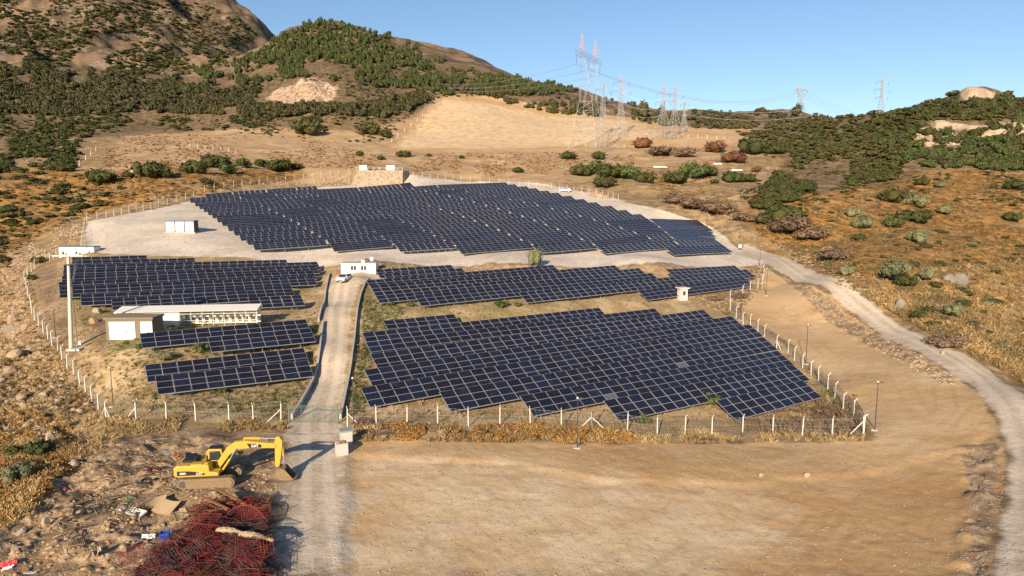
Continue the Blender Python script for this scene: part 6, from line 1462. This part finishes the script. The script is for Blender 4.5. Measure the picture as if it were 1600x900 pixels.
def arch():
    p = G(385, 832); z = H(p[0], p[1]); root = empty('red_arch_grille', (p[0], p[1], z), -.25, 'bent arched red grille lying on top of the scrap heap', 'steel grille')
    m = MB(); n = 26; P = [(-1.7 + 3.4 * k / n, .25 * math.sin(math.pi * k / n), .9 + .95 * max(0.0, math.sin(math.pi * k / n)) ** .8) for k in range(n + 1)]; m.path(P, .035, 5); m.build('rim', MT['redsteel2'], root)
    m = MB()
    for k in range(1, n): x, y, z_ = P[k]; m.bar((x, y, z_), (x * .8 + .1, y - .5, .45), .018, 3)
    m.build('bars', MT['redsteel'], root)
    m = MB(); m.bar((.9, .3, 1.5), (1.6, .3, 1.5), .02, 4)
    p = G(405, 825); root = empty('red_panel_grille', (p[0], p[1], H(p[0], p[1]) + .9), -.1, 'flat red mesh panel at the right end of the scrap heap', 'steel grille')
    m = MB()
    for i in range(16): m.bar((-.8 + i * .107, 0, -.4), (-.8 + i * .107, .25, .45), .012, 3)
    for i in range(7): m.bar((-.8, i * .04, -.4 + i * .14), (.8, i * .04, -.4 + i * .14), .012, 3)
    m.build('mesh', MT['redsteel2'], root)
    m = MB()
    for x in (-.8, .8): m.bar((x, 0, -.6), (x, .27, .5), .025, 4)
    m.build('frame', MT['redsteel'], root)
    for (u, v, nm, a, L, lab) in [(360, 790, 'red_beam', -.55, 3.4, 'long red brown steel beam slanting across the dark heap'), (338, 802, 'red_beam', -.5, 2.6, 'shorter red brown beam parallel to the long one')]:
        p = G(u, v); m = MB(); m.box((0, 0, 0), (L, .22, .06), ry=.12); m.box((0, .1, -.07), (L, .04, .14), ry=.12); tag(m.build(nm, MT['rust'], loc=(p[0], p[1], H(p[0], p[1]) + .75), rot=(0, 0, a)), lab, 'steel beam')
    p = G(207, 880); root = empty('red_gate_grille', (p[0], p[1], H(p[0], p[1]) + .35), .5, 'pale red ribbed frame leaning at the left of the scrap heap', 'steel grille')
    m = MB()
    for i in range(11): m.bar((-.65, -.1 + i * .02, -.3 + i * .1), (.65, -.1 + i * .02, -.3 + i * .1), .016, 3)
    m.build('bars', MT['redsteel2'], root)
    m = MB()
    for x in (-.65, .65): m.bar((x, -.12, -.4), (x, .12, .8), .03, 4)
    m.build('frame', MT['redsteel2'], root)
arch()
def logs():
    for (u, v, L, r_, a, lab, sd) in [(362, 853, 1.9, .24, -.12, 'weathered split log lying on the red bars, left one', 3), (402, 862, 2.4, .26, -.22, 'weathered split log lying on the red bars, right one', 4)]:
        p = G(u, v); rg = random.Random(sd); m = MB(); n = 12; prev = None; base = []
        for k in range(n):
            t = k / (n - 1); rr = r_ * (.45 + .55 * math.sin(math.pi * min(1, t * 1.1 + .15))) ; ring = []
            for j in range(8): an = j * math.pi / 4; q = rr * rg.uniform(.75, 1.15); ring.append((-L / 2 + L * t, math.cos(an) * q, math.sin(an) * q * .75 + .12 * math.sin(t * 3)))
            base.append(ring)
        vs = [q for r2_ in base for q in r2_]; fs = [(k * 8 + j, k * 8 + (j + 1) % 8, (k + 1) * 8 + (j + 1) % 8, (k + 1) * 8 + j) for k in range(n - 1) for j in range(8)] + [tuple(reversed(range(8))), tuple(range((n - 1) * 8, n * 8))]
        m.add(vs, fs); tag(m.build('split_log', MT['wood'], loc=(p[0], p[1], H(p[0], p[1]) + .95), rot=(0, .08, a)), lab, 'log')
logs()
def perforated():
    p = G(213, 803); root = empty('perforated_tray', (p[0], p[1], H(p[0], p[1]) + .12), -.42, 'white plastic tray with rows of dark holes on the dump', 'tray')
    m = MB(); m.box((0, 0, 0), (1.5, .62, .12)); m.build('tray', MT['white'], root)
    h_ = MB()
    for i in range(8):
        for j in range(3): h_.bar((-.62 + i * .177, -.2 + j * .2, .055), (-.62 + i * .177, -.2 + j * .2, .064), .042, 8)
    h_.build('holes', MT['black'], root); root.rotation_euler = (R(18), 0, -.42)
perforated()
crumpled(232, 841, 'white_sheet', MT['white'], (.8, .5), 'crumpled white sheet left of the blue crate', 'sheet', 1)
crumpled(219, 845, 'blue_grey_sheet', MT['bluegrey'], (.5, .4), 'crumpled blue grey plastic beside the white sheet', 'sheet', 2)
crumpled(203, 783, 'green_cloth', MT['greenc'], (.45, .4), 'crumpled green cloth above the perforated tray', 'cloth', 3, .8)
crumpled(190, 798, 'blue_bag', MT['carblue'], (.45, .35), 'pale blue plastic bag left of the perforated tray', 'plastic bag', 4, .6)
crumpled(14, 884, 'red_sheet', MT['redc'], (.9, .5), 'red folded sheet at the lower left corner', 'sheet', 5, .5)
crumpled(12, 890, 'white_plate', MT['white'], (.6, .35), 'white plate tucked under the red sheet', 'sheet', 6)
crumpled(150, 868, 'pink_sheet', MT['rockp'], (.5, .7), 'folded pinkish sheet below the dump centre', 'sheet', 7, .8)
crumpled(48, 897, 'grey_foil', MT['carblue'], (.7, .3), 'shiny grey foil at the bottom left', 'foil', 8)
crumpled(295, 893, 'grey_sheet', MT['grey'], (.9, .4), 'grey crumpled sheet among the red bars', 'sheet', 9, .5)
crumpled(15, 742, 'white_strip', MT['white'], (1.0, .3), 'white strip lying in the bushes at the left edge', 'sheet', 10)
crumpled(40, 893, 'rust_sheet', MT['rust'], (.4, .3), 'small orange sheet near the bottom left', 'sheet', 11)
crumpled(100, 766, 'rusty_sheet', MT['redc'], (.5, .3), 'small dark red sheet on the dump slope', 'sheet', 12)
crumpled(405, 690, 'flat_grey_sheet', MT['rockg'], (1.6, .7), 'flat grey stone slab left of the excavator boom', 'slab', 13)
crumpled(265, 712, 'flat_slab', MT['rockg'], (1.9, .8), 'flat brownish grey slab behind the excavator', 'slab', 14, .1)
crumpled(280, 712, 'rusty_plate', MT['rust'], (1.0, .6), 'rusty plate right of the flat slab behind the excavator', 'plate', 15, .3)
crumpled(238, 735, 'rusty_grate', MT['brownsteel'], (1.2, .6), 'rusty grate lying left of the excavator', 'grate', 16, .15)
def crate():
    p = G(258, 842); root = empty('blue_crate', (p[0], p[1], H(p[0], p[1])), .3, 'small blue plastic crate at the edge of the scrap heap', 'crate')
    m = MB()
    for x, y, w_, d in ((0, -.25, .56, .04), (0, .25, .56, .04), (-.26, 0, .04, .5), (.26, 0, .04, .5)): m.box((x, y, .25), (w_, d, .46))
    m.build('sides', MT['blue'], root); m = MB(); m.box((0, 0, .03), (.5, .46, .04)); m.build('bottom', MT['blue'], root)
crate()
def boards():
    for (u, v, w_, d, a, tilt, lab, mat) in [(262, 800, 1.7, 1.2, -.3, 25, 'large curled brown board in the dump behind the tray', 'board'), (245, 790, 1.3, 1.0, .4, 15, 'second brown board under the large curled one', 'board'), (282, 812, .9, .7, .9, 40, 'broken brown board piece right of the large one', 'wood')]:
        p = G(u, v); m = MB(); n = 8; vs = []
        for i in range(n + 1):
            for j in range(2): t = i / n - .5; vs.append((t * w_, (j - .5) * d, .5 * t * t * w_))
        fs = [(2 * i, 2 * i + 2, 2 * i + 3, 2 * i + 1) for i in range(n)]; m.add(vs, fs); o = m.build('brown_board', MT[mat], loc=(p[0], p[1], H(p[0], p[1]) + .35), rot=(R(tilt), 0, a)); md = o.modifiers.new('thickness', 'SOLIDIFY'); md.thickness = .03; tag(o, lab, 'board')
boards()
def tyre(u, v, lab, rx):
    p = G(u, v); m = MB(); n, k = 18, 8; vs = []; R0, r0 = .33, .11
    for i in range(n):
        a = 2 * math.pi * i / n
        for j in range(k): b = 2 * math.pi * j / k; vs.append(((R0 + r0 * math.cos(b)) * math.cos(a), (R0 + r0 * math.cos(b)) * math.sin(a), r0 * math.sin(b)))
    fs = [(i * k + j, ((i + 1) % n) * k + j, ((i + 1) % n) * k + (j + 1) % k, i * k + (j + 1) % k) for i in range(n) for j in range(k)]
    m.add(vs, fs); tag(m.build('old_tyre', MT['tyre'], smooth=True, loc=(p[0], p[1], H(p[0], p[1]) + .2), rot=(rx, .2, 0)), lab, 'tyre')
tyre(229, 756, 'old black tyre left of the excavator tracks', .3); tyre(124, 804, 'old black tyre with red scraps in the middle of the dump', .5)
tangle('wood_sticks', [(60,820),(180,740),(280,745),(260,780),(120,860)], 130, [MT['wood'], MT['bark']], 'thin sticks and laths strewn over the dump', 12, .15, (.015, .035), (.5, 1.8))
tangle('dump_wires', [(100,690),(270,690),(270,740),(140,760)], 110, [MT['brownsteel'], MT['bark'], MT['wood']], 'dark sticks and wires strewn behind the excavator', 13, .12, (.015, .03), (.5, 2.0))
# stone faced platform that carries the two white cabinets
def platform():
    a = gpt(549, 290); b = gpt(629, 289); a = np.array([a[0], a[1]]); b = np.array([b[0], b[1]]); e = b - a; L = np.linalg.norm(e); rz = math.atan2(e[1], e[0])
    z0 = H(a[0], a[1]); c = gpt(590, 268); top = c[2] + .1 - z0; depth = max(6.0, (c[1] - a[1]) - 1.5)
    root = empty('stone_platform', (a[0], a[1], z0), rz, 'stone faced earth platform carrying two white cabinets above the hillside block', 'platform')
    m = MB(); n = 26; k = 8; rg = random.Random(9); vs = []
    for i in range(n + 1):
        for j in range(k + 1):
            t = j / k; x = L * i / n; x = x + (L * .5 - x) * .07 * t; vs.append((x + rg.uniform(-.1, .1), depth * .35 * t + rg.uniform(-.25, .25), -1 + (top + 1) * t))
    fs = [(i * (k + 1) + j, (i + 1) * (k + 1) + j, (i + 1) * (k + 1) + j + 1, i * (k + 1) + j + 1) for i in range(n) for j in range(k)]
    m.add(vs, fs); m.build('stone_face', MT['rockw'], root)
    m = MB(); x0, x1, y0 = L * .035, L * .965, depth * .35
    m.add([(x0, y0, top), (x1, y0, top), (x1 + 1, y0 + 9, top), (x0 - 1, y0 + 9, top), (L, 0, -1), (L + 2, y0 + 9, -1), (0, 0, -1), (-2, y0 + 9, -1)], [(0, 1, 2, 3), (1, 4, 5, 2), (0, 3, 7, 6)]); m.build('earth_top', MT['rockw'], root)
    m = MB()
    for i in range(9): x = x0 + (x1 - x0) * i / 8; m.bar((x, y0 + .4, top), (x, y0 + .4, top + 1.1), .04, 4)
    for z in (.55, 1.1): m.bar((x0, y0 + .4, top + z), (x1, y0 + .4, top + z), .03, 4)
    m.build('railing', MT['galv'], root)
platform()

# red flowering plants at the foot of the utility pole
def flowers():
    m = MB(); rg = random.Random(4)
    for (u, v) in [(100,545),(103,550),(106,552),(112,548),(108,540),(96,536),(92,530),(118,551),(126,549),(113,551),(122,551),(104,545)]:
        p = G(u, v)
        for k in range(7):
            x, y = p[0] + rg.gauss(0, .3), p[1] + rg.gauss(0, .3); m.bar((x, y, H(x, y) - .05), (x + rg.gauss(0, .12), y, H(x, y) + rg.uniform(.1, .25)), .03, 3, .02)
    tag(m.build('red_plants', MT['red']), 'low red plants around the foot of the utility pole', kind='stuff')
flowers()
# white debris on the slope right of the thicket
for (u, v, w_, lab) in [(1031, 262, 20, 'long white slab on the slope right of the big green thicket'), (1121, 257, 12, 'small white slab above the larger tilted one'), (1151, 267, 16, 'tilted white slab near the rust red bushes')]:
    p = G(u, v); s = pxm(p[1]); m = MB(); m.box((0, 0, .35), (w_ / s * 1.0, 1.0, .25), rx=.5); m.box((w_ / s * .3, -.4, .15), (w_ / s * .6, .8, .3), rz=.4); tag(m.build('white_slab', MT['white'], loc=(p[0], p[1], H(p[0], p[1]))), lab, 'slab')
